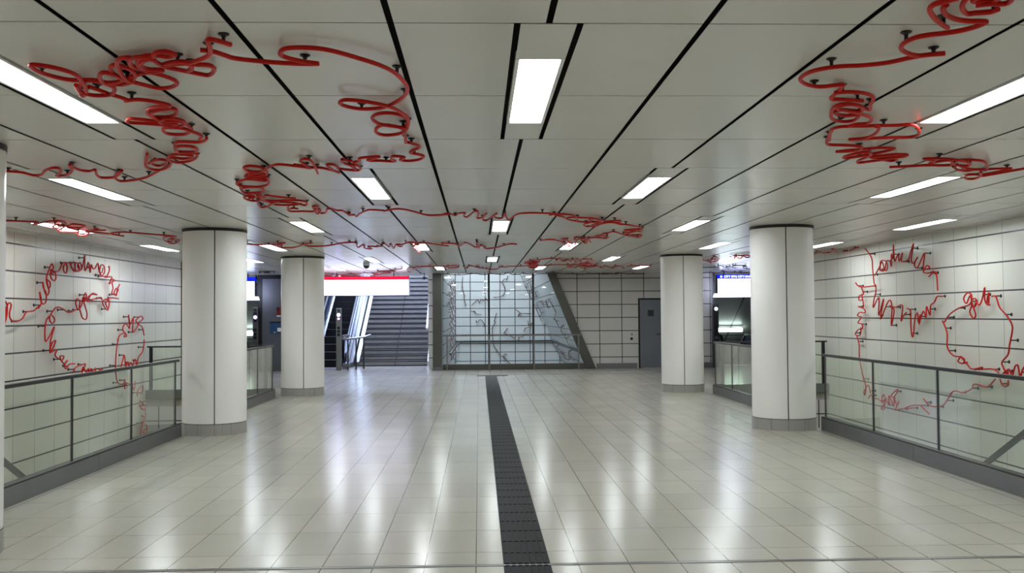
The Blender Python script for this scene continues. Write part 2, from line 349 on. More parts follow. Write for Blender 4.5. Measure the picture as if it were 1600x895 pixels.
# ------------------------------------------------------------------ glass railings round the floor openings
def railing(label, xf, sx, y0, y1, posts, group='glass railings'):
    """railing along Y: xf = kerb face, sx = +1 when the opening is to the right"""
    t = thing('glass_railing', label, 'railing', group=group)
    x1 = xf + sx * 0.10; xm = xf + sx * 0.05
    n = max(1, round((y1 - y0) / 3.2)); 
    for i in range(n):
        ya = y0 + (y1 - y0) * i / n; yb = y0 + (y1 - y0) * (i + 1) / n
        b = MB(); b.box((min(xf, x1), ya + 0.003, 0), (max(xf, x1), yb - 0.003, 0.165)); b.build('kerb', M['kerb'], t, bevel=0.004)
    b = MB(); b.box((xm - 0.045, y0, 0.166), (xm + 0.045, y1, 0.182)); b.build('glazing_channel', M['black'], t)
    b = MB(); b.box((xm - 0.021, y0, 0.998), (xm + 0.021, y1, 1.034)); b.build('handrail', M['dark'], t, bevel=0.004)
    for y in posts:
        b = MB(); b.box((xm - 0.009, y - 0.012, 0.18), (xm + 0.009, y + 0.012, 1.0)); b.build('post', M['black'], t)
    ys = [y0] + list(posts) + [y1]; ys = sorted(set(ys))
    for a, c in zip(ys[:-1], ys[1:]):
        if c - a > 0.2:
            b = MB(); b.box((xm - 0.006, a + 0.018, 0.182), (xm + 0.006, c - 0.018, 0.998)); b.build('glass_pane', M['glass'], t)
def cross(label, y, x0, x1, group='glass railings'):
    t = thing('glass_railing', label, 'railing', group=group)
    b = MB(); b.box((x0, y, -0.0), (x1, y + 0.10, 0.175)); b.build('kerb', M['void2'], t, bevel=0.004)
    b = MB(); b.box((x0 + 0.02, y + 0.02, 1.0), (x1 - 0.02, y + 0.08, 1.03)); b.build('handrail', M['dark'], t)
    for x in (x0 + 0.09, x1 - 0.09):
        b = MB(); b.box((x - 0.03, y + 0.03, 0.175), (x + 0.03, y + 0.07, 1.0)); b.build('post', M['black'], t)
    n = 2
    for i in range(n):
        a = x0 + 0.13 + (x1 - x0 - 0.26) * i / n; c = x0 + 0.13 + (x1 - x0 - 0.26) * (i + 1) / n
        b = MB(); b.box((a + 0.005, y + 0.044, 0.176), (c - 0.005, y + 0.056, 0.998)); b.build('glass_pane', M['glass'], t)
railing('long glass railing in front of the left tiled wall', -3.985, -1, 4.6, 12.98, (6.4, 8.03, 9.64, 11.26, 12.86))
railing('long glass railing in front of the right tiled wall', 4.64, 1, 4.6, 12.90, (6.44, 8.05, 9.66, 11.27, 12.85))
railing('short glass railing between the two left columns', -3.99, -1, 13.82, 18.90, (14.4, 16.0, 17.6, 18.85))
railing('short glass railing between the two right columns', 4.63, 1, 13.68, 18.90, (14.4, 16.0, 17.6, 18.85))
cross('glass railing across the far end of the left floor opening', 18.92, XL + 0.02, -4.1)
cross('glass railing across the far end of the right floor opening', 18.92, 4.76, XR - 0.02)
# stair voids below the openings
def void(side, x0, x1):
    wall('wall_%s_void_end' % side, M['wally'], [((x0, OL1, -3.4), (x1, OL1 + 0.1, -0.15))], 'tiled end wall under the %s opening' % side)
    xi = x1 if side == 'left' else x0 - 0.1
    wall('wall_%s_void_side' % side, M['wallx'], [((xi, OL0, -3.4), (xi + 0.1, OL1, -0.15))], 'inner wall under the %s opening' % side)
    wall('floor_%s_landing' % side, M['floor'], [((x0, 13.6, -3.5), (x1, OL1, -3.3))], 'lower landing under the %s opening' % side)
    t = thing('staircase', 'stairs going down behind the %s railing' % side, 'stairs')
    n = 20
    for i in range(n):
        z1 = -0.165 * i; y0 = OL0 + 0.27 * i
        b = MB(); b.box((x0 + 0.02, y0, z1 - 0.35), (x1 - 0.02, y0 + 0.285, z1 - 0.165)); b.build('step', M['step'], t)
    th = thing('stair_handrail', 'dark stair handrail sloping down behind the %s glass railing' % side, 'handrail')
    xs = -4.75 if side == 'left' else 5.42
    sl = 0.56; y0 = 7.95
    b = MB(); b.bar((xs, y0, 1.18), (xs, y0 + 5.6, 1.18 - 5.6 * sl), 0.036, 0.052); b.build('rail', M['dark'], th)
    for q in (0.9, 2.6, 4.3):
        yq = y0 + q; zq = 1.18 - q * sl
        b = MB(); b.box((xs - 0.02, yq - 0.02, min(0, -0.165 * int((yq - OL0) / 0.27 + 1))-0.002), (xs + 0.02, yq + 0.02, zq - 0.02)); b.build('post', M['dark'], th)
void('left', XL, -4.05); void('right', 4.70, XR)
# ------------------------------------------------------------------ metal pillar and slanted glass screen of the shaft
b = MB(); b.box((-1.335, 27.55, 0.1), (-1.075, 28.3, H)); t = thing('pillar', 'square brushed metal pillar between the stairs and the glass screen', 'pillar'); b.build('cladding', M['brass'], t, bevel=0.006)
b = MB(); b.box((-1.345, 27.54, 0), (-1.065, 28.31, 0.1)); b.build('base', M['kerb'], t)
t = thing('glass_screen', 'tall glass screen with a slanted metal edge before the tiled shaft', 'glass screen')
YS = 27.82
b = MB(); b.prism([(1.985, 2.795), (2.235, 2.795), (3.40, 0.0), (3.10, 0.0)], 'Y', YS - 0.04, YS + 0.07); b.build('slanted_frame', M['brass'], t, bevel=0.004)
b = MB(); b.box((-1.06, YS - 0.02, 0), (3.09, YS + 0.06, 0.17)); b.build('kerb', M['brass'], t, bevel=0.004)
for x in (0.287, 1.578):
    b = MB(); b.box((x - 0.03, YS - 0.03, 0.17), (x + 0.03, YS + 0.05, 2.795)); b.build('mullion', M['black'], t)
def paneg(poly): 
    b = MB(); b.prism(poly, 'Y', YS + 0.005, YS + 0.017); b.build('glass_pane', M['glassb'], t)
paneg([(-1.05, 0.175), (0.25, 0.175), (0.25, 2.79), (-1.05, 2.79)]); paneg([(0.325, 0.175), (1.54, 0.175), (1.54, 2.79), (0.325, 2.79)])
paneg([(1.615, 0.175), (3.02, 0.175), (1.99, 2.79), (1.615, 2.79)])
t = thing('guard_rail', 'thin steel guard rail on posts in front of the glass screen', 'railing')
b = MB(); b.bar((-1.05, 27.6, 1.0), (2.98, 27.6, 1.0), 0.05, 0.045); b.build('rail', M['steel'], t)
for x in (-0.93, 2.87, 0.29, 1.58):
    b = MB(); b.box((x - 0.02, 27.58, 0), (x + 0.02, 27.62, 0.98)); b.build('post', M['steel'], t)
# shaft behind the screen
wall('wall_shaft_far', M['shaftw'], [((-1.2, 42.0, -2.6), (4.8, 42.15, 6.8))], 'tiled far wall of the shaft')
wall('wall_shaft_left', M['shafts'], [((-1.15, 28.31, -2.6), (-1.05, 42.0, 6.8))], 'tiled left wall of the shaft')
b = MB(); b.prism([(3.44 + 0.46 * 2.6, -2.6), (3.44 - 0.46 * 6.2, 6.2), (3.54 - 0.46 * 6.2, 6.2), (3.54 + 0.46 * 2.6, -2.6)], 'Y', 28.06, 42.0); struct(b.build('wall_shaft_right', M['shafts']), 'slanted tiled wall of the shaft')
wall('floor_shaft', M['void2'], [((-1.2, 27.95, -2.7), (4.8, 42.1, -2.6))], 'bottom of the shaft')
wall('ceiling_shaft', M['white'], [((-1.2, 28.0, 6.8), (4.8, 42.1, 6.9))], 'top of the shaft')
t = thing('shaft_handrail', 'dark horizontal handrail along the far shaft wall behind the glass', 'handrail')
b = MB(); b.box((-1.02, 41.9, 0.40), (3.2, 41.96, 0.46)); b.build('far_rail', M['black'], t)
b = MB(); b.bar((3.17, 41.93, 0.43), (3.17, 28.4, 0.43), 0.05, 0.06); b.bar((-0.86, 41.93, 0.43), (-0.86, 28.6, 0.43), 0.05, 0.06); b.build('side_rail', M['black'], t)
# ------------------------------------------------------------------ stairs up
t = thing('staircase', 'wide grey stone stairs going up left of the metal pillar', 'stairs')
X0, X1, Y0 = -3.78, -1.64, 30.3; n = 22; RI, TR = 0.165, 0.31
for i in range(n):
    b = MB(); xm = X0 + (X1 - X0) * 0.53
    b.box((X0, Y0 + TR * i, RI * i), (X1, Y0 + TR * (i + 1) + 0.01, RI * (i + 1) - 0.028), 0); b.box((xm - 0.008, Y0 + TR * i - 0.014, RI * i), (xm + 0.008, Y0 + TR * i, RI * (i + 1) - 0.001), 1)
    b.box((X0, Y0 + TR * i - 0.012, RI * (i + 1) - 0.028), (X1, Y0 + TR * (i + 1), RI * (i + 1)), 0)
    b.box((X0, Y0 + TR * i - 0.016, RI * (i + 1) - 0.03), (X1, Y0 + TR * i - 0.010, RI * (i + 1) - 0.002), 1)
    b.box((X0, Y0 + TR * i - 0.013, RI * (i + 1)), (X1, Y0 + TR * i + 0.16, RI * (i + 1) + 0.002), 1)  # nosing carried back over the tread, painted dark to dim the daylit tread
    b.box((X0, Y0 + TR * i - 0.004, RI * i + 0.001), (X1, Y0 + TR * i - 0.001, RI * i + 0.032), 1)
    b.build('step', [M['step'], M['nose']], t)
LY = Y0 + TR * n; LZ = RI * n; sl = RI / TR
for xa, xb, m_ in ((X0 - 0.12, X0, 'steel'), (X1, X1 + 0.10, 'white')):
    b = MB(); b.prism([(Y0 - 0.05, 0), (Y0 - 0.05, 0.14), (LY, LZ + 0.16), (LY, LZ - 0.3), (Y0 + 0.6, 0)], 'X', xa, xb); b.build('stringer', M[m_], t)
t = thing('stair_handrail', 'pale stair handrail rising on the right side of the upward stairs', 'handrail')
b = MB(); b.bar((X1 - 0.06, Y0 + 0.9, 0.98 + 0.9 * sl - 0.3), (X1 - 0.06, LY, LZ + 0.9), 0.06, 0.06); b.build('rail', M['white'], t)
for q in (1.6, 4.2):
    b = MB(); b.bar((X1 + 0.02, Y0 + q, 0.62 + q * sl), (X1 - 0.06, Y0 + q, 0.66 + q * sl), 0.03, 0.03, up=(0, 1, 0)); b.build('bracket', M['steel'], t)
wall('floor_upper', M['floor'], [((-6.3, LY, LZ - 0.2), (-1.35, 44, LZ))], 'upper concourse floor at the top of the stairs')
wall('wall_stair_right', M['wallx'], [((-1.50, 28.31, -0.1), (-1.2, 44, 8.2))], 'white tiled wall right of the stairs')
wall('wall_stair_left', M['wallx'], [((-6.5, 28.8, -0.1), (-6.3, 44, 8.2))], 'tiled wall left of the escalator')
wall('wall_stair_top', M['wally'], [((-6.3, 44, LZ), (-1.35, 44.2, 8.2))], 'wall of the upper concourse')
wall('ceiling_stair', M['white'], [((-6.5, 28.8, 8.2), (-1.2, 44.2, 8.4))], 'high ceiling over the stairs')
wall('wall_stair_lintel', M['white'], [((-6.3, 28.75, H), (-1.35, 28.85, 8.2))], 'fascia above the stair opening')
# ------------------------------------------------------------------ escalators
def escalator(label, xc, y0, sgn, zt=0.0, width=0.92, length=11.0, flat=1.0):
    t = thing('escalator', label, 'escalator', group='escalators')
    s = sgn * math.tan(math.radians(30)); yb = y0 + flat; ye = yb + length
    def line(dz): return [(yb + 0.0, dz), (ye, dz + s * length)]
    for sd in (-1, 1):
        xi = xc + sd * width / 2; xo = xi + sd * 0.05
        xa, xb = min(xi, xo), max(xi, xo)
        # balustrade panel with round newel
        arc = [(y0 + 0.0 + 0.36 - 0.36 * math.cos(a), 0.54 + 0.36 * math.sin(a)) for a in [math.radians(q) for q in range(-80, 91, 17)]]
        poly = [(y0 + 0.36, 0.16)] + arc + [(yb, 0.90), (ye, 0.90 + s * length), (ye, 0.12 + s * length), (yb, 0.12)]
        b = MB(); b.prism(poly, 'X', xa + 0.012, xb - 0.012); b.build('balustrade', M['escglass'], t)
        hr = [(xc + sd * (width / 2 + 0.025), y, z + 0.02) for y, z in arc] + [(xc + sd * (width / 2 + 0.025), y, z + 0.02) for y, z in line(0.90)]
        b = MB(); b.tube(hr, 0.042, 10); b.build('handrail', M['rubber'], t, smooth=True)
        for o_, (za, zb) in enumerate(((0.0, 0.16),)):
            b = MB(); b.prism([(y0 + 0.15, 0.0), (y0 + 0.15, 0.16), (yb, 0.16), (ye, 0.20 + s * length), (ye, -0.35 + s * length), (yb + (0.6 if sgn > 0 else 0), 0.0)], 'X', min(xi - sd * 0.02, xo + sd * 0.10), max(xi - sd * 0.02, xo + sd * 0.10)); b.build('skirt', M['steel'], t)
        if sgn > 0:
            b = MB(); b.prism([(y0 + 0.5, 0.20), (yb, 0.22), (ye, 0.26 + s * length), (ye, 0.55 + s * length), (yb, 0.50), (y0 + 0.5, 0.46)], 'X', min(xo, xo + sd * 0.02), max(xo, xo + sd * 0.02)); b.build('side_rail', M['steel'], t)
    b = MB(); b.box((xc - width / 2 + 0.03, y0 + 0.1, 0.001), (xc + width / 2 - 0.03, yb, 0.012)); b.build('comb_plate', M['steel'], t)
    n = int(length / 0.40)
    for i in range(n):
        b = MB(); ya = yb + 0.4 * i; zb_ = 0.231 * (i + 1) * sgn if sgn > 0 else -0.231 * (i + 1)
        z0 = zb_ - 0.231 if sgn > 0 else zb_ - 0.05
        b.box((xc - width / 2 + 0.03, ya, z0), (xc + width / 2 - 0.03, ya + 0.40, zb_))
        b.box((xc - width / 2 + 0.03, ya - 0.004, zb_ - 0.018), (xc + width / 2 - 0.03, ya, zb_ - 0.004), 1); b.build('step', [M['escstep'], M['dark']], t)
    return t
escalator('dark escalator going up beside the grey stairs', -4.55, 28.75, 1)
escalator('escalator handrails seen over the glass railing, right side, nearer the tiled wall', 7.75, 28.3, -1)
escalator('escalator handrails at the right, farther from the tiled wall', 9.15, 28.3, -1)
escalator('escalator going down behind the left glass railing', -7.6, 28.3, -1)
# side escalator halls: dark sloping soffits
for sd, x0, x1, lab in ((-1, -10.0, -6.42, 'left'), (1, 6.98, 10.2, 'right')):
    b = MB(); s30 = math.tan(math.radians(30))
    b.prism([(27.95, H), (27.95, H + 0.12), (40, H - 12.05 * s30 + 0.12), (40, H - 12.05 * s30)], 'X', x0, x1); struct(b.build('ceiling_%s_escalator' % lab, M['soffit']), 'dark sloping panel soffit over the %s escalators' % lab)
    wall('wall_%s_escalator' % lab, M['soffit'], [((x1 if sd < 0 else x0 - 0.12, 28.06, -7), ((x1 + 0.1) if sd < 0 else x0, 40, H))], 'dark side wall by the %s escalators' % lab)
    b = MB(); b.prism([(27.95, -0.3), (27.95, -0.1), (40, -0.1 - 12.05 * s30), (40, -0.4 - 12.05 * s30)], 'X', x0, x1); struct(b.build('floor_%s_escalator' % lab, M['void2']), 'sloping floor under the %s escalators' % lab)
    wall('floor_%s_edge' % lab, M['floor'], [((x0, 27.9, -0.15), (x1, 29.2, 0))], 'floor edge at the %s escalators' % lab)
    lx0, lx1 = (7.62, 8.52) if sd > 0 else (-8.0, -7.08)
    t = thing('tube_lamp', 'glowing horizontal strip lamp under the dark %s soffit' % lab, 'lamp', group='strip lamps under the soffits')
    b = MB(); b.cyl((lx0, 30.75, 1.05), 0.06, lx1 - lx0, 14, 'X'); b.build('lamp_tube', M['lampw'], t, smooth=True)
    b = MB(); b.box((lx0, 30.72, 1.11), (lx1, 30.78, 1.135)); b.build('housing', M['dark'], t)
# ------------------------------------------------------------------ left metal panel wall
b = MB(); b.box((-6.30, 28.0, 0.0), (-5.33, 28.12, H)); b.box((-6.32, 27.98, 2.68), (-5.3, 28.0, H - 0.002), 1); b.box((-6.42, 27.97, 0.0), (-6.30, 28.1, H - 0.002), 1); b.box((-6.29, 27.985, 0.0), (-5.33, 28.0, 0.17), 2)
struct(b.build('wall_back_left', [M['panel'], M['black'], M['kerb']]), 'grey metal panel wall left of the escalator')
t = thing('call_box', 'small dark red call box on the grey metal panel', 'call box')
b = MB(); b.box((-5.87, 27.93, 1.62), (-5.72, 28.0, 1.86)); b.build('housing', M['redbox'], t, bevel=0.006)
b = MB(); b.box((-5.85, 27.925, 1.74), (-5.80, 27.935, 1.84)); b.build('window', M['black'], t)
b = MB(); b.box((-5.86, 27.93, 1.58), (-5.73, 27.99, 1.62)); b.build('tray', M['white'], t)
t = thing('notice_board', 'blue notice panel with a white sheet on the grey metal panel', 'notice board')
b = MB(); b.box((-6.06, 27.965, 1.10), (-5.70, 28.0, 1.42)); b.build('panel', M['bluebox'], t)
b = MB(); b.box((-6.07, 27.955, 1.40), (-5.69, 28.0, 1.44)); b.build('top_edge', M['black'], t)
b = MB(); b.box((-5.85, 27.958, 1.15), (-5.73, 27.966, 1.26)); b.build('sheet', M['white'], t)
b = MB(); b.box((-5.95, 27.96, 1.12), (-5.90, 27.966, 1.145)); b.build('small_label', M['white'], t)
# ------------------------------------------------------------------ signal posts
def signal(label, x, y, h, leds, bot=0.0, mt='steel'):
    t = thing('signal_post', label, 'signal post', group='escalator signal posts')
    b = MB(); b.box((x - 0.075, y - 0.05, bot), (x + 0.075, y + 0.05, h)); b.build('post', M[mt], t, bevel=0.01)
    for z, k in leds:
        b = MB(); b.cyl((x, y - 0.062, z), 0.045 if k != 'pinkled' else 0.03, 0.02, 20, 'Y'); b.build('signal_lamp', M[k], t)
signal('steel signal post with a lit blue lamp before the dark escalator', -4.11, 28.2, 1.82, ((1.74, 'dark'), (1.62, 'bluled'), (1.51, 'pinkled'), (1.24, 'black'), (1.14, 'black'), (1.04, 'black')))
signal('narrow signal post with a bright blue white lamp left of the metal panel', -6.46, 27.9, 1.86, ((1.78, 'dark'), (1.68, 'black'), (1.57, 'bluled'), (1.47, 'black'), (1.20, 'black'), (1.08, 'black'), (0.98, 'black'), (0.86, 'steel')))
signal('dark signal post with a white lamp beside the right tiled wall end', 6.93, 27.8, 1.86, ((1.72, 'whled'), (1.60, 'black'), (1.50, 'black'), (1.20, 'black'), (1.08, 'black'), (0.98, 'black'), (0.88, 'steel')), mt='dark')
t = thing('barrier', 'low steel barrier with legs right of the blue lit signal post', 'barrier')
b = MB(); b.tube([(-4.02, 28.2, 0.93), (-3.9, 28.22, 0.90), (-3.45, 28.9, 0.95), (-3.35, 29.6, 1.0)], 0.03, 10); b.build('top_rail', M['steel'], t, smooth=True)
b = MB(); b.tube([(-4.0, 28.2, 1.0), (-3.8, 28.25, 1.02)], 0.035, 10); b.build('grip', M['steel'], t, smooth=True)
for x, y in ((-3.86, 28.3), (-3.66, 28.6), (-3.47, 28.9)):
    b = MB(); b.box((x - 0.02, y - 0.02, 0), (x + 0.02, y + 0.02, 0.92)); b.build('leg', M['dark'], t)
b = MB(); b.box((-3.97, 28.25, 0.10), (-3.80, 28.4, 0.17)); b.build('foot_plate', M['steel'], t)
# ------------------------------------------------------------------ hanging signs
t = thing('hanging_sign', 'long white lightbox sign with a red top strip above the escalator', 'sign')
b = MB(); b.box((-4.42, 27.0, 2.17), (-1.97, 27.16, 2.60)); b.build('white_face', M['signw'], t)
b = MB(); b.box((-4.42, 26.995, 2.60), (-1.97, 27.165, 2.70)); b.build('red_strip', M['signr'], t)
b = MB(); b.box((-1.97, 26.99, 2.165), (-1.955, 27.17, 2.705)); b.box((-4.43, 26.99, 2.15), (-1.97, 27.17, 2.168)); b.build('case', M['steel'], t)
for x in (-4.0, -2.4):
    b = MB(); b.cyl((x, 27.08, 2.70), 0.015, 0.10, 10); b.build('hanger', M['black'], t)
def bluesign(label, x0, x1, text, txp):
    t = thing('hanging_sign', label, 'sign')
    b = MB(); b.box((x0, 27.0, 2.15), (x1, 27.14, 2.58)); b.build('white_face', M['signw'], t)
    b = MB(); b.box((x0 - 0.02, 26.995, 2.575), (x1 + 0.02, 27.145, 2.69)); bl = b.build('blue_strip', M['signb'], t)
    xa, xb = (x0 - 0.10, x1 + 0.1)
    b = MB(); b.prism([(xa, 2.05), (xb, 2.05), (xb - 0.03, 2.15), (xa + 0.03, 2.15)], 'Y', 26.97, 27.17); b.build('lower_lightbox', M['signw'], t)
    b = MB(); xe = x0 - 0.02 if x0 > 0 else x1
    b.box((xe - 0.02, 27.0, 2.06), (xe + 0.02, 27.14, 2.69)); b.build('case', M['black'], t)
    for x in (x0 + 0.2, x1 - 0.2):
        b = MB(); b.cyl((x, 27.07, 2.69), 0.015, 0.11, 10); b.build('hanger', M['black'], t)
    if text:
        c = bpy.data.curves.new('lettering', 'FONT'); c.body = text; c.size = 0.085; c.extrude = 0.002; c.align_y = 'CENTER'
        o = bpy.data.objects.new('lettering', c); COL.objects.link(o)
        o.rotation_euler = (math.pi / 2, 0, 0); o.location = (txp, 26.990, 2.632)
        dg = bpy.context.evaluated_depsgraph_get(); me = bpy.data.meshes.new_from_object(o.evaluated_get(dg)); bpy.data.objects.remove(o)
        me.materials.clear(); me.materials.append(M['signw'])
        o = bpy.data.objects.new('lettering', me); COL.objects.link(o); o.rotation_euler = (math.pi / 2, 0, 0); o.location = (txp, 26.990, 2.632); o.parent = bl
        b = MB(); b.box((txp - 0.11, 26.988, 2.62), (txp - 0.05, 26.993, 2.645)); b.box((txp - 0.092, 26.988, 2.603), (txp - 0.068, 26.993, 2.662)); b.build('cross_mark', M['signw'], bl)
bluesign('white sign with a blue top strip and small lettering, right side', 6.80, 8.3, 'CITY SITU CITY-SAAI', 6.98)
bluesign('white sign with a blue top strip at the far left, behind the column', -7.7, -6.28, '', 0)
# ------------------------------------------------------------------ ceiling details
t = thing('security_camera', 'black dome security camera under the ceiling left of the stairs', 'camera')
b = MB(); b.cyl((-2.6, 22.2, H - 0.05), 0.075, 0.05, 24); b.build('mount', M['white'], t, smooth=True)
b = MB(); b.dome((-2.6, 22.2, H - 0.05), 0.07); b.build('dome', M['dome'], t, smooth=True)
t = thing('ceiling_speaker', 'small grey ceiling unit above the metal panel at the left', 'ceiling unit')
b = MB(); b.box((-5.85, 25.6, H - 0.06), (-5.42, 26.0, H)); b.build('housing', M['panel'], t, bevel=0.01)
for x in (-5.8, -5.55):
    b = MB(); b.box((x, 25.58, H - 0.05), (x + 0.1, 25.6, H - 0.02)); b.build('vent', M['white'], t)
t = thing('security_camera', 'black hanging camera beside the metal pillar above the stairs', 'camera')
b = MB(); b.cyl((-1.58, 27.7, H - 0.12), 0.012, 0.12, 10); b.build('stem', M['black'], t)
b = MB(); b.dome((-1.58, 27.7, H - 0.13), 0.05); b.cyl((-1.58, 27.7, H - 0.13), 0.05, 0.03, 20); b.build('dome', M['dome'], t, smooth=True)
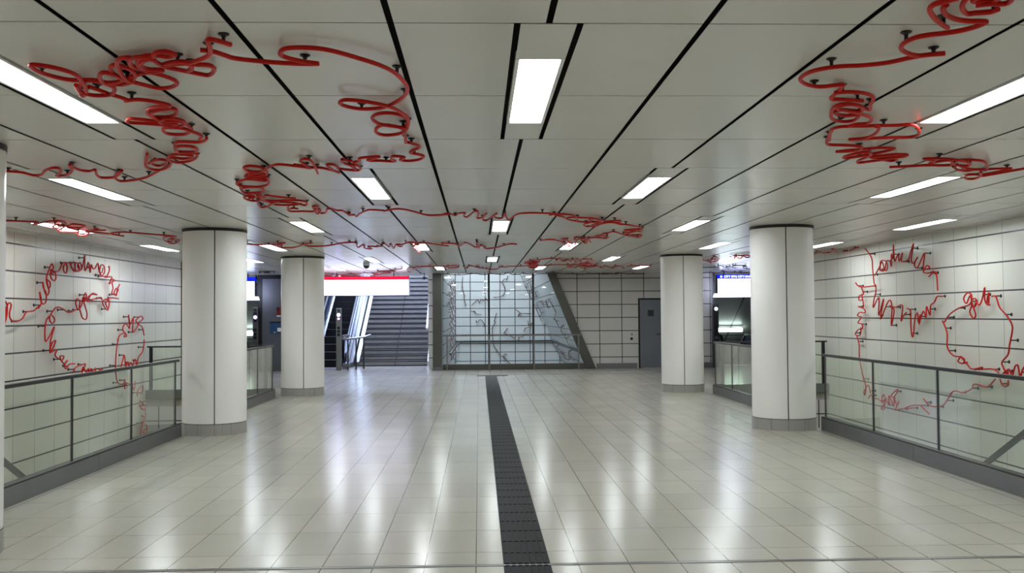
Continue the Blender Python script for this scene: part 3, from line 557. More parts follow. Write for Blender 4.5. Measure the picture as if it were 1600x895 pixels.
# ------------------------------------------------------------------ red tube sculptures
# plane letter, label, then the centre line in metres on that plane (ceiling: X,Y; left/right/shaft side: Y,Z; shaft far wall: X,Z)
TUBES = [
    ('C', 'red tube word of crowded coils above the near left light', [(-1.058, 4.104), (-1.089, 4.045), (-1.127, 4.013), (-1.151, 4.124), (-1.165, 4.186), (-1.196, 4.257), (-1.257, 4.334), (-1.311, 4.384), (-1.352, 4.376), (-1.402, 4.398), (-1.456, 4.451), (-1.459, 4.494), (-1.428, 4.538), (-1.38, 4.591), (-1.337, 4.64), (-1.307, 4.655), (-1.271, 4.605), (-1.241, 4.515), (-1.245, 4.445), (-1.296, 4.431), (-1.312, 4.422), (-1.344, 4.508), (-1.374, 4.534)]),
    ('C', 'stacked lozenge of red coils overlapping the long near left joint', [(-1.372, 4.531), (-1.326, 4.457), (-1.33, 4.398), (-1.385, 4.412), (-1.449, 4.451), (-1.47, 4.404), (-1.465, 4.336), (-1.428, 4.259), (-1.38, 4.239), (-1.35, 4.289), (-1.394, 4.326), (-1.423, 4.306), (-1.454, 4.299), (-1.497, 4.306), (-1.534, 4.354), (-1.567, 4.438), (-1.568, 4.51), (-1.536, 4.546), (-1.485, 4.524), (-1.487, 4.502), (-1.529, 4.495), (-1.55, 4.459), (-1.537, 4.388), (-1.486, 4.326), (-1.461, 4.336), (-1.487, 4.295), (-1.533, 4.307), (-1.577, 4.361), (-1.607, 4.452), (-1.607, 4.514), (-1.574, 4.539), (-1.584, 4.525), (-1.608, 4.488), (-1.596, 4.403), (-1.566, 4.34), (-1.611, 4.345), (-1.653, 4.41), (-1.688, 4.533), (-1.709, 4.651), (-1.706, 4.718), (-1.661, 4.802), (-1.616, 4.869), (-1.558, 4.862), (-1.506, 4.806), (-1.492, 4.741), (-1.518, 4.666), (-1.557, 4.61), (-1.594, 4.607), (-1.648, 4.654), (-1.691, 4.686), (-1.725, 4.75)]),
    ('C', 'red tube with a long flat oval hanging beside the near left light', [(-1.696, 4.734), (-1.65, 4.638), (-1.644, 4.547), (-1.66, 4.489), (-1.685, 4.467), (-1.717, 4.503), (-1.741, 4.578), (-1.744, 4.655), (-1.74, 4.718), (-1.779, 4.758), (-1.822, 4.77), (-1.847, 4.743), (-1.826, 4.655), (-1.788, 4.571), (-1.759, 4.555), (-1.74, 4.593), (-1.729, 4.654), (-1.721, 4.718), (-1.705, 4.75), (-1.769, 4.816), (-1.821, 4.82), (-1.863, 4.775), (-1.91, 4.746), (-1.994, 4.76), (-2.049, 4.707), (-2.082, 4.61), (-2.078, 4.503), (-2.053, 4.441), (-2.008, 4.445), (-1.955, 4.491), (-1.92, 4.564), (-1.924, 4.656), (-1.958, 4.8), (-2.027, 4.99), (-2.081, 5.091), (-2.068, 5.008), (-2.007, 4.868), (-1.949, 4.764), (-1.893, 4.751), (-1.853, 4.8), (-1.84, 4.859), (-1.862, 4.936), (-1.91, 5.011), (-1.983, 5.03), (-2.024, 4.999), (-2.036, 4.92), (-2.006, 4.817)]),
    ('C', 'short straight red tube end leaving the flat oval loop', [(-1.973, 4.893), (-1.943, 4.981), (-1.924, 5.048), (-1.898, 5.09), (-1.876, 5.147)]),
    ('C', 'red coil with one long flat finger left of centre above left column', [(-1.892, 5.17), (-1.822, 5.129), (-1.766, 5.144), (-1.716, 5.198), (-1.689, 5.253), (-1.697, 5.294), (-1.727, 5.297), (-1.796, 5.335), (-1.846, 5.393), (-1.887, 5.496), (-1.904, 5.612), (-1.862, 5.643), (-1.796, 5.621), (-1.743, 5.549), (-1.703, 5.427), (-1.711, 5.379), (-1.763, 5.396), (-1.824, 5.43), (-1.868, 5.505), (-1.877, 5.621), (-1.839, 5.686), (-1.782, 5.696), (-1.761, 5.753), (-1.779, 5.83), (-1.825, 5.886), (-1.885, 5.89), (-1.932, 5.854), (-2.037, 5.824), (-2.1, 5.795), (-2.076, 5.714), (-2.038, 5.677), (-1.959, 5.709), (-1.911, 5.733), (-1.863, 5.762), (-1.815, 5.791), (-1.854, 5.83), (-1.888, 5.791), (-1.889, 5.714), (-1.833, 5.621), (-1.781, 5.621), (-1.748, 5.696), (-1.766, 5.811), (-1.779, 5.951), (-1.805, 6.055), (-1.869, 6.159), (-1.935, 6.174), (-1.979, 6.119), (-1.965, 6.013), (-1.926, 5.914), (-1.866, 5.89), (-1.815, 5.914), (-1.79, 6.003), (-1.774, 6.098), (-1.784, 6.208), (-1.834, 6.333)]),
    ('C', 'red rings stacked like a spring sweeping down to the left wall', [(-1.76, 6.234), (-1.795, 6.337), (-1.865, 6.427), (-1.95, 6.426), (-2.004, 6.436), (-2.055, 6.528), (-2.101, 6.679), (-2.123, 6.789), (-2.065, 6.806), (-1.988, 6.772), (-1.945, 6.654), (-1.945, 6.553), (-2.001, 6.523), (-2.061, 6.578), (-2.109, 6.731), (-2.124, 6.851), (-2.049, 6.871), (-2.034, 6.963), (-2.086, 7.106), (-2.165, 7.215), (-2.259, 7.254), (-2.287, 7.163), (-2.262, 7.018), (-2.185, 6.886), (-2.114, 6.893), (-2.071, 6.962), (-2.101, 7.062), (-2.184, 7.134), (-2.236, 7.09), (-2.273, 7.089), (-2.328, 7.299), (-2.405, 7.472), (-2.502, 7.586), (-2.553, 7.559), (-2.556, 7.428), (-2.485, 7.206), (-2.374, 6.918), (-2.477, 7.206), (-2.484, 7.282), (-2.405, 7.147), (-2.337, 7.083), (-2.32, 7.163), (-2.374, 7.329), (-2.459, 7.455), (-2.493, 7.423), (-2.475, 7.297), (-2.386, 7.118)]),
    ('C', 'long sweeping red curve with a hooked end crossing the left joint', [(-2.38, 7.424), (-2.493, 7.619), (-2.633, 7.825), (-2.758, 8.007), (-2.926, 8.17), (-3.052, 8.257), (-3.048, 8.114), (-2.941, 7.858), (-2.84, 7.695)]),
    ('C', 'wavy red handwriting tube reaching the left picture edge', [(-2.84, 7.695), (-2.951, 7.908), (-3.032, 8.003), (-3.123, 8.002), (-3.101, 7.856), (-3.028, 7.633), (-3.107, 7.733), (-3.161, 7.69), (-3.153, 7.544), (-3.105, 7.349), (-3.194, 7.602), (-3.343, 7.871), (-3.477, 7.984), (-3.357, 7.778), (-3.268, 7.543), (-3.298, 7.502), (-3.409, 7.616), (-3.535, 7.838), (-3.627, 7.911), (-3.663, 7.787), (-3.731, 7.743), (-3.776, 7.724)]),
    ('C', 'dark red tube in front of the rear left light by the wall', [(-5.637, 11.54), (-5.459, 11.615), (-5.358, 11.8), (-5.599, 12.185), (-5.299, 11.788), (-5.095, 11.629), (-5.049, 11.77), (-5.195, 12.202), (-5.433, 12.615), (-5.631, 12.991), (-5.661, 13.199), (-5.455, 13.174)]),
    ('C', 'flat dark red loops hanging under the rear left wall light', [(-5.319, 12.351), (-5.524, 12.709), (-5.443, 12.392), (-5.245, 12.051), (-5.279, 12.275), (-5.229, 12.354), (-5.079, 12.132), (-4.997, 12.287), (-5.148, 12.468), (-5.262, 12.4), (-5.352, 12.75), (-5.404, 13.088), (-5.599, 13.53), (-5.602, 13.758), (-5.399, 13.411), (-5.282, 13.007), (-5.156, 12.843), (-5.005, 12.683), (-5.086, 12.965), (-5.227, 13.132), (-5.267, 13.008), (-5.104, 12.896), (-4.957, 12.868)]),
    ('C', 'straight dark red tube running to a knot at the near left column', [(-5.401, 13.301), (-5.22, 13.383), (-5.06, 13.806), (-5.127, 13.461), (-4.892, 13.326), (-4.654, 13.522), (-4.395, 13.782), (-4.421, 14.077), (-4.667, 14.742), (-4.788, 14.802), (-4.691, 14.372), (-4.488, 13.973), (-4.501, 14.32), (-4.625, 14.924), (-4.845, 15.332), (-4.821, 14.958), (-4.632, 14.525), (-4.553, 14.704)]),
    ('C', 'large open red curve over the third ceiling bay from a straight start', [(-1.212, 4.193), (-1.161, 4.209), (-1.123, 4.261), (-1.082, 4.31), (-0.937, 4.362), (-0.833, 4.389), (-0.733, 4.4), (-0.794, 4.372), (-0.85, 4.329), (-0.879, 4.275), (-0.854, 4.197), (-0.792, 4.171), (-0.677, 4.195), (-0.565, 4.299), (-0.45, 4.437), (-0.388, 4.585), (-0.359, 4.827), (-0.386, 5.058), (-0.464, 5.272), (-0.546, 5.383), (-0.656, 5.396), (-0.73, 5.313), (-0.753, 5.213), (-0.709, 5.127), (-0.61, 5.165), (-0.517, 5.272), (-0.459, 5.417), (-0.419, 5.663), (-0.44, 5.88), (-0.483, 5.931)]),
    ('C', 'two red ovals and a short tail left of the central joint', [(-0.436, 5.912), (-0.479, 5.88), (-0.532, 5.842), (-0.6, 5.786), (-0.625, 5.65), (-0.587, 5.549), (-0.526, 5.521), (-0.465, 5.563), (-0.425, 5.665), (-0.421, 5.786), (-0.458, 6.01), (-0.517, 6.104), (-0.597, 6.132), (-0.641, 6.06), (-0.63, 5.928), (-0.582, 5.848), (-0.523, 5.88), (-0.481, 5.977), (-0.474, 6.181), (-0.487, 6.437)]),
    ('C', 'jagged red zigzag writing left of the central joint', [(-0.47, 6.437), (-0.441, 6.507), (-0.409, 6.655), (-0.486, 6.851), (-0.44, 6.922), (-0.399, 6.998), (-0.437, 7.112), (-0.516, 7.167), (-0.581, 7.12), (-0.541, 7.01), (-0.621, 6.973), (-0.648, 7.157), (-0.633, 7.262), (-0.737, 7.242), (-0.833, 7.212), (-0.724, 7.009), (-0.865, 7.039), (-0.891, 7.164), (-0.941, 7.225)]),
    ('C', 'rounded red letters beside the second row light left of centre', [(-0.951, 7.242), (-0.983, 7.234), (-1.017, 7.151), (-1.024, 7.292), (-0.986, 7.404), (-0.968, 7.583), (-0.968, 7.37), (-0.94, 7.413), (-0.933, 7.57), (-0.959, 7.709), (-1.019, 7.708), (-1.111, 7.614), (-1.101, 7.5), (-1.114, 7.359), (-1.158, 7.346), (-1.163, 7.477), (-1.151, 7.646), (-1.131, 7.798), (-1.177, 7.683), (-1.245, 7.58), (-1.311, 7.565), (-1.365, 7.484), (-1.418, 7.399)]),
    ('C', 'red loop with a crossing tail on the left of the rounded letters', [(-1.306, 7.815), (-1.269, 7.476), (-1.258, 7.218), (-1.288, 7.128), (-1.342, 7.247), (-1.344, 7.366), (-1.325, 7.565), (-1.365, 7.479), (-1.419, 7.408), (-1.484, 7.335), (-1.542, 7.328), (-1.604, 7.415), (-1.672, 7.574), (-1.721, 7.678)]),
    ('C', 'tall red spring of tight coils over the near left column', [(-1.672, 7.574), (-1.745, 7.724), (-1.822, 7.734), (-1.852, 7.657), (-1.84, 7.546), (-1.774, 7.485), (-1.708, 7.558), (-1.7, 7.697), (-1.734, 7.853), (-1.829, 7.912), (-1.887, 7.851), (-1.933, 7.992), (-1.869, 8.034), (-1.782, 8.044), (-1.786, 8.184), (-1.836, 8.315), (-1.899, 8.27), (-1.969, 8.203), (-2.057, 8.29), (-2.11, 8.401), (-2.119, 8.516), (-2.049, 8.565), (-1.96, 8.59), (-1.858, 8.474), (-1.811, 8.271), (-1.854, 8.205), (-1.912, 8.118), (-1.899, 7.911), (-1.836, 7.792), (-1.76, 7.813), (-1.735, 7.873)]),
    ('C', 'lower red coil hanging below the tall spring', [(-2.113, 8.516), (-2.178, 8.806), (-2.202, 9.036), (-2.129, 9.038), (-2.025, 8.962), (-1.97, 8.81), (-1.964, 8.662), (-2.042, 8.67), (-2.14, 8.757), (-2.202, 8.958), (-2.198, 9.159), (-2.101, 9.118), (-2.091, 9.283), (-2.155, 9.568), (-2.257, 9.734), (-2.314, 9.672), (-2.31, 9.494), (-2.247, 9.335), (-2.171, 9.365), (-2.129, 9.452), (-2.113, 9.199), (-2.195, 9.45), (-2.267, 9.478)]),
    ('C', 'flat red loops like stretched ovals right of the lower coil', [(-1.824, 9.558), (-1.903, 9.44), (-1.981, 9.285), (-2.028, 9.185), (-2.077, 9.339), (-2.152, 9.658), (-2.083, 9.763), (-1.928, 9.706), (-1.786, 9.715), (-1.767, 9.884), (-1.816, 10.043), (-1.886, 9.862), (-2.022, 9.814), (-2.136, 9.874), (-2.196, 9.687), (-2.268, 9.87), (-2.306, 10.208), (-2.224, 10.143), (-2.121, 9.906), (-2.026, 9.765), (-2.141, 10.034), (-2.04, 10.082), (-1.916, 10.02), (-1.83, 9.895)]),
    ('C', 'thin red handwriting letters between the flat loops and a V dip', [(-1.955, 10.388), (-2, 10.306), (-2.092, 10.591), (-2.015, 10.187), (-2.094, 10.612), (-1.946, 10.617), (-1.825, 10.642), (-1.73, 10.314), (-1.771, 10.263), (-1.822, 10.728), (-1.817, 10.87), (-1.744, 10.623), (-1.75, 10.466), (-1.803, 10.871), (-1.73, 10.84), (-1.641, 10.418), (-1.596, 10.419), (-1.574, 10.649), (-1.521, 10.683), (-1.505, 10.903), (-1.495, 11.132), (-1.45, 10.827), (-1.479, 11.074), (-1.437, 11.099), (-1.44, 11.335), (-1.334, 10.853), (-1.215, 10.534), (-1.138, 10.557), (-1.057, 10.665)]),
    ('C', 'long thin red line with script letters crossing the central joints', [(-1.052, 10.666), (-0.954, 10.542), (-0.851, 10.545), (-0.701, 10.873), (-0.572, 11.105), (-0.351, 10.997), (-0.406, 10.987), (-0.34, 10.954), (-0.274, 11.241), (-0.222, 10.975), (-0.156, 10.917), (-0.171, 11.154), (-0.142, 11.338), (-0.094, 11.112), (-0.028, 10.742), (0.004, 10.982), (-0.022, 11.465), (0.037, 11.438), (0.093, 11.047), (0.047, 11.515), (0.089, 11.751), (0.144, 11.538), (0.209, 10.989), (0.183, 11.275), (0.25, 11.513), (0.295, 11.4), (0.303, 10.992), (0.335, 11.402), (0.377, 11.722), (0.405, 11.518), (0.47, 10.998), (0.602, 10.872), (0.79, 10.938), (0.891, 11.056), (1.004, 11.176)]),
    ('C', 'red tube of long flat loops right of the central joints', [(0.84, 11.252), (0.925, 11.128), (1.091, 11.197), (1.162, 11.337), (1.213, 11.625), (1.217, 11.875), (1.119, 11.79), (1.076, 11.649), (1.121, 11.505), (1.218, 11.509), (1.377, 11.534), (1.506, 11.705), (1.568, 11.991), (1.538, 12.116), (1.41, 11.985), (1.365, 11.729), (1.426, 11.613), (1.524, 11.907), (1.378, 12.057), (1.227, 11.978), (1.08, 11.689), (1.009, 11.332), (0.898, 11.145)]),
    ('C', 'red tube of narrow crossing loops at the right end', [(1.443, 12.091), (1.364, 12.303), (1.427, 12.586), (1.52, 12.476), (1.497, 12.2), (1.58, 12.044), (1.754, 11.844), (1.795, 12.084), (1.665, 12.068), (1.607, 12.335), (1.562, 12.73), (1.482, 12.645), (1.504, 12.254), (1.625, 12.077), (1.86, 12.456), (1.849, 12.345), (1.965, 12.416), (2.119, 12.649), (2.248, 13.036), (2.297, 13.443), (2.168, 13.282), (2.019, 13.149), (2.205, 13.096), (2.281, 13.416), (2.143, 13.701), (2.151, 13.978), (2.441, 14.581), (2.462, 14.4), (2.39, 13.99), (2.246, 13.983), (2.105, 13.605)]),
    ('C', 'thin red script tube returning left below the narrow loops', [(2.175, 13.979), (2.084, 13.849), (1.922, 13.53), (1.881, 13.729), (1.81, 13.905), (1.866, 14.149), (1.956, 14.374), (1.983, 14.758), (1.877, 14.705), (1.752, 14.393), (1.764, 14.101), (1.866, 14.149), (1.923, 14.676), (1.845, 14.549), (1.726, 14.482), (1.645, 14.357), (1.723, 14.512), (1.728, 14.982), (1.812, 15.403)]),
    ('C', 'thin red curl tube ending near a lit panel right of centre', [(1.747, 15.314), (1.618, 14.613), (1.581, 14.782), (1.684, 15.447), (1.767, 15.661), (1.743, 15.314), (1.607, 14.737), (1.479, 14.453), (1.476, 14.73), (1.538, 14.972), (1.613, 15.976)]),
    ('C', 'small thin red loop tail over the rear light right of centre', [(1.579, 15.974), (1.395, 14.996), (1.32, 14.8), (1.349, 15.376), (1.488, 16.005), (1.589, 16.428), (1.491, 16.192), (1.372, 15.602), (1.259, 15.037), (1.166, 14.823), (1.07, 14.865), (0.982, 15.153)]),
    ('C', 'thin dark red line behind the near left column with two hooks', [(-3.812, 15.107), (-3.706, 15.412), (-3.581, 15.758), (-3.307, 15.689), (-3.207, 15.359), (-3.064, 15.205), (-3.235, 15.694), (-3.31, 15.776), (-3.323, 16.221), (-3.111, 16.235), (-2.892, 15.802), (-2.764, 15.497), (-2.645, 15.284), (-2.835, 15.605), (-2.856, 16.01), (-2.745, 16.107), (-2.412, 15.746), (-2.179, 15.422), (-1.986, 15.324)]),
    ('C', 'thin dark script tube over the bright rear ceiling left of centre', [(-1.972, 15.216), (-1.976, 15.434), (-2.055, 16.305), (-1.964, 16.008), (-1.902, 15.807), (-1.959, 16.467), (-1.864, 16.729), (-1.876, 16.255), (-1.693, 16.267), (-1.678, 15.821), (-1.63, 16.18), (-1.519, 15.379), (-1.531, 16.34), (-1.437, 15.607), (-1.471, 16.563), (-1.341, 15.698), (-1.263, 15.818), (-1.327, 16.291), (-1.361, 16.047), (-1.231, 15.619), (-1.121, 15.267), (-1.031, 15.436), (-0.995, 15.922), (-1.063, 15.918), (-1.119, 16.367), (-1.114, 17.012), (-1.089, 17.785)]),
    ('C', 'thin dark line passing over the small rear light left of centre', [(-1.057, 15.831), (-0.887, 15.445), (-0.711, 15.651), (-0.514, 16.161)]),
    ('C', 'short dark script tube left of the two central rear lights', [(-0.611, 15.604), (-0.486, 15.559), (-0.362, 15.708), (-0.341, 16.399), (-0.226, 15.402), (-0.15, 15.811), (-0.032, 16.419), (-0.033, 15.21), (0.002, 16.719), (0.038, 15.914), (0.084, 16.234), (0.111, 16.89), (0.273, 16.597), (0.428, 16.124), (0.539, 15.818), (0.634, 15.86)]),
    ('C', 'far dark red tube crossing in front of the red topped sign', [(-4.419, 27.186), (-4.234, 27.386), (-4.098, 26.971), (-3.961, 27.511), (-3.584, 26.87), (-3.465, 27.056), (-3.138, 26.269), (-2.941, 26.538), (-2.725, 26.161), (-2.663, 25.246), (-2.291, 24.852), (-2.118, 24.379), (-1.909, 23.797)]),
    ('C', 'far dark red knot over the right end of the red topped sign', [(-2.931, 26.295), (-3.009, 27.821), (-2.767, 26.561), (-2.583, 25.786), (-2.416, 26.201), (-2.179, 25.083), (-2.412, 25.426), (-2.675, 26.009), (-2.926, 27.388), (-2.652, 26.825), (-2.347, 26.21), (-2.482, 25.799)]),
    ('C', 'far red loop and straight line above the metal pillar', [(-1.529, 23.323), (-1.73, 23.949), (-1.913, 25.639), (-1.852, 26.113), (-1.558, 23.77), (-1.425, 23.147), (-1.17, 22.989), (-1.404, 22.983), (-1.15, 22.846), (-0.886, 22.875), (-0.597, 22.784), (-0.486, 23.331), (-0.615, 23.487), (-0.745, 23.602), (-0.817, 24.169), (-0.84, 23.591)]),
    ('C', 'far dark wavy tube over the central joints before the glass screen', [(-0.378, 22.928), (-0.286, 24.094), (-0.235, 22.944), (-0.108, 23.121), (0.017, 24.038), (-0.066, 23.043), (0.103, 23.915), (0.282, 24.618), (0.453, 24.268), (0.561, 23.318), (0.694, 23.545)]),
    ('C', 'far bunch of bright red tube beside a rear light', [(0.673, 22.917), (1.005, 22.952), (1.206, 22.852), (1.338, 21.645), (1.062, 21.985), (1.115, 20.757), (1.343, 21.117), (1.099, 21.55), (1.289, 22.861), (1.473, 23.847), (1.257, 23.823), (1.404, 22.399), (1.035, 21.437), (1.321, 22.011), (1.202, 23.178), (1.446, 23.414), (1.191, 22.186)]),
    ('C', 'far straight red line running to the bright red knot', [(1.434, 22.876), (1.713, 22.745), (2.098, 22.469), (2.365, 22.114), (2.463, 21.574), (2.689, 22.146), (2.843, 22.742), (2.77, 23.345), (2.562, 22.994), (2.428, 23.102), (2.486, 22.126), (2.718, 22.729), (2.688, 23.547), (2.427, 22.699), (2.548, 22.322)]),
    ('C', 'far upper dark red script above the straight red line', [(1.162, 20.929), (1.254, 20.283), (1.452, 19.987), (1.58, 19.998), (1.686, 20.644), (1.683, 19.946), (1.813, 20.822), (1.914, 20.999), (1.9, 20.34), (2.062, 21.254), (1.996, 20.285), (2.141, 21.089), (2.081, 20.042), (2.268, 21.204), (2.234, 20.37), (2.339, 20.315), (2.508, 20.885)]),
    ('C', 'far lower dark red script below the straight red line', [(2.155, 23.197), (2.343, 24.165), (2.196, 23.078), (2.431, 23.952), (2.428, 23.102), (2.748, 24.668), (2.712, 23.765), (2.794, 23.018), (2.952, 23.449), (3.17, 24.393), (3.064, 23.169), (3.431, 24.286), (3.338, 23.322), (3.479, 23.421), (3.754, 24.643)]),
    ('C', 'far thin red line left of the rear right column', [(3.652, 23.439), (3.706, 23.113), (3.92, 23.259), (4.198, 23.165)]),
    ('C', 'dark scribble along the head of the glass screen', [(-1.176, 27.772), (-0.892, 27.455), (-0.733, 27.953), (-0.435, 28.115), (-0.352, 27.527), (-0.228, 27.427), (-0.08, 27.273), (0.169, 27.895), (0.313, 27.325), (0.54, 27.647), (0.694, 27.846), (0.818, 26.993), (0.972, 28.685), (1.071, 27.897), (1.198, 28.527), (1.258, 27.05), (1.51, 27.659)]),
    ('C', 'dark scribble along the head of the grey tiled back wall', [(1.709, 27.685), (1.919, 27.136), (2.082, 26.711), (2.265, 28.241), (2.269, 27.068), (2.504, 28.212), (2.722, 29.189), (2.667, 27.52), (2.924, 28.578), (3.04, 27.982), (3.109, 27.578), (3.281, 28.318), (3.576, 29.708), (3.44, 27.739), (3.771, 29.337), (3.581, 27.466), (3.906, 29.356), (3.732, 27.486), (4.059, 29.117), (3.919, 27.395), (4.343, 29.617), (4.35, 28.775), (4.503, 27.939), (4.836, 28.406)]),
    ('C', 'red tube bend cut by the top edge at the right', [(1.926, 3.821), (1.865, 3.753), (1.789, 3.66), (1.737, 3.581), (1.725, 3.525), (1.749, 3.492), (1.785, 3.455)]),
    ('C', 'thick red loops cut by the top right picture edge', [(2, 3.573), (1.99, 3.609), (1.943, 3.628), (1.913, 3.64), (1.864, 3.58), (1.837, 3.514), (1.833, 3.459), (1.874, 3.441), (1.947, 3.485), (1.94, 3.517), (1.876, 3.518), (1.866, 3.477), (1.903, 3.449), (1.98, 3.457), (2.004, 3.493), (1.996, 3.523), (1.932, 3.52), (1.892, 3.532)]),
    ('C', 'red S shaped tube at the upper right', [(1.791, 3.557), (1.799, 3.6), (1.848, 3.679), (1.915, 3.735), (1.979, 3.757), (2.053, 3.758), (2.042, 3.816), (2.001, 3.866), (1.948, 3.895), (1.89, 3.916), (1.849, 3.954), (1.839, 4.037), (1.869, 4.122), (1.933, 4.199), (2.002, 4.245), (2.06, 4.235), (2.115, 4.226)]),
    ('C', 'long red curve ending in a hook right of the fifth joint', [(2.115, 4.227), (2.044, 4.245), (1.99, 4.279), (1.908, 4.358), (1.806, 4.398), (1.704, 4.417), (1.624, 4.487), (1.599, 4.583), (1.615, 4.703), (1.685, 4.818), (1.773, 4.876), (1.846, 4.845), (1.883, 4.832), (1.902, 4.938), (1.909, 5.011), (1.924, 5.113), (1.994, 5.12), (2.112, 5.144)]),
    ('C', 'red coil over the long finger loop at the right', [(1.882, 4.956), (1.943, 4.933), (2.024, 4.949), (2.114, 5.029), (2.167, 5.137), (2.208, 5.275), (2.269, 5.434), (2.168, 5.332), (2.068, 5.254), (2.02, 5.306), (2.054, 5.461), (2.127, 5.632), (2.226, 5.721), (2.282, 5.691), (2.255, 5.559), (2.199, 5.588), (2.127, 5.559), (2.086, 5.489), (2.115, 5.434), (2.208, 5.461), (2.221, 5.407), (2.15, 5.288), (2.061, 5.237), (2.039, 5.327), (2.094, 5.38), (2.174, 5.434), (2.268, 5.523), (2.34, 5.608), (2.4, 5.721), (2.418, 5.829), (2.355, 5.86), (2.33, 5.924)]),
    ('C', 'long flat red finger loop at the right', [(2.375, 6.359), (2.312, 6.177), (2.27, 6.023), (2.285, 5.941), (2.351, 5.915), (2.422, 5.899), (2.499, 5.87), (2.612, 5.839), (2.687, 5.807), (2.778, 5.916), (2.883, 6.127), (2.893, 6.258), (2.751, 6.305), (2.599, 6.352), (2.516, 6.367), (2.596, 6.293), (2.586, 6.109), (2.517, 5.883), (2.482, 5.861)]),
    ('C', 'red zigzag of flat loops below the long finger loop', [(2.335, 6.259), (2.404, 6.483), (2.453, 6.546), (2.56, 6.546), (2.66, 6.569), (2.716, 6.653), (2.683, 6.759), (2.588, 6.798), (2.648, 6.758), (2.763, 6.726), (2.86, 6.693), (2.982, 6.727), (2.982, 6.801), (2.931, 6.933), (2.827, 7.046), (2.759, 7.083), (2.73, 6.984), (2.764, 6.844), (2.821, 6.81), (2.89, 6.904), (2.931, 7.077), (2.952, 7.304), (2.992, 7.364), (3.071, 7.236), (3.118, 7.086), (3.18, 7.006), (3.161, 6.917), (3.069, 6.905), (2.998, 6.976), (2.948, 7.058), (3.044, 7.171), (3.115, 7.134), (3.156, 7.116), (3.222, 7.23), (3.189, 7.276), (3.096, 7.19)]),
    ('C', 'straight red tube with a doubled knot at the right light', [(3.312, 7.559), (3.404, 7.502), (3.477, 7.45), (3.572, 7.418), (3.669, 7.431), (3.737, 7.4), (3.647, 7.234), (3.594, 7.28), (3.568, 7.41), (3.543, 7.279), (3.409, 7.174), (3.469, 7.126), (3.599, 7.138), (3.738, 7.215), (3.877, 7.373), (3.915, 7.508), (3.783, 7.453), (3.724, 7.304), (3.767, 7.235), (3.917, 7.267), (4.042, 7.435), (4.142, 7.624), (4.07, 7.653), (3.956, 7.601), (3.819, 7.474)]),
    ('C', 'red tube with a small ring under the right light end', [(3.787, 7.474), (3.93, 7.686), (4.051, 7.784), (4.116, 7.741), (4.235, 7.712), (4.376, 7.674), (4.352, 7.801), (4.275, 7.937), (4.176, 7.777), (4.324, 8.055), (4.386, 8.25), (4.325, 8.285), (4.217, 8.125), (4.179, 7.991), (4.227, 7.95), (4.318, 8.017), (4.351, 7.924), (4.417, 7.736), (4.469, 7.628)]),
    ('C', 'thin dark red wave where the ceiling meets the right wall', [(6.656, 18.882), (6.728, 18.888), (6.492, 18.038), (6.788, 18.624), (6.778, 18.363), (6.799, 18.237), (6.594, 17.491), (7.02, 18.511), (7.177, 18.654), (6.946, 17.923), (7.196, 18.394), (7.083, 17.933), (6.95, 17.901), (7.147, 18.248), (6.945, 17.581), (6.871, 17.056)]),
    ('C', 'dark red cluster right of the rear right column', [(4.907, 20.893), (5.147, 21.297), (5.424, 22.132), (5.062, 20.538), (4.899, 19.602), (5.221, 20.552), (5.296, 21.311), (5.05, 20.659), (5.102, 20.303)]),
    ('C', 'dark chain of tube links above the blue topped right sign', [(5.179, 19.515), (5.454, 20.216), (5.309, 19.526), (5.615, 20.348), (5.415, 19.426), (5.624, 19.885), (5.578, 19.439), (5.408, 19.211), (5.36, 19.421), (5.224, 19.41)]),
    ('C', 'black shaded wavy tube in front of the bluish right rear ceiling', [(5.632, 24.134), (6.031, 24.278), (6.443, 25.449), (5.9, 23.36), (6.098, 23.696), (6.769, 25.561), (6.42, 24.558), (6.325, 23.881), (6.729, 24.766), (6.305, 23.559), (6.416, 23.259), (6.625, 23.436), (6.872, 24.609), (7.327, 25.552)]),
    ('C', 'black shaded tube just above the blue topped right sign', [(6.541, 27.875), (6.654, 27.244), (6.98, 27.498), (6.857, 26.652), (7.33, 27.121), (7.712, 28.252), (7.367, 26.715), (7.761, 27.598), (7.894, 27.402)]),
    ('L', 'red letters f l with a long curve at the left picture edge', [(13.204, 1.372), (13.179, 1.45), (13.255, 1.615), (13.264, 1.751), (13.204, 1.832), (13.181, 1.789), (13.246, 1.673), (13.217, 1.518), (13.204, 1.382), (13.248, 1.556), (13.303, 1.786), (13.383, 1.781), (13.325, 1.654), (13.375, 1.571), (13.529, 1.55), (13.737, 1.593), (13.864, 1.68), (14.083, 1.702), (14.24, 1.776)]),
    ('L', 'rising red chain of narrow loops on the left wall', [(14.188, 1.738), (14.278, 1.822), (14.23, 1.979), (14.265, 1.885), (14.324, 1.818), (14.405, 1.805), (14.482, 1.851), (14.48, 1.974), (14.385, 2.046), (14.354, 2.13), (14.402, 1.983), (14.467, 1.931), (14.527, 1.997), (14.459, 2.101), (14.446, 2.186), (14.519, 2.06), (14.579, 2.049), (14.606, 2.128), (14.493, 2.193), (14.574, 2.32), (14.645, 2.412), (14.69, 2.347), (14.58, 2.288), (14.6, 2.192), (14.703, 2.161), (14.758, 2.203), (14.74, 2.284), (14.622, 2.328), (14.648, 2.259), (14.769, 2.294)]),
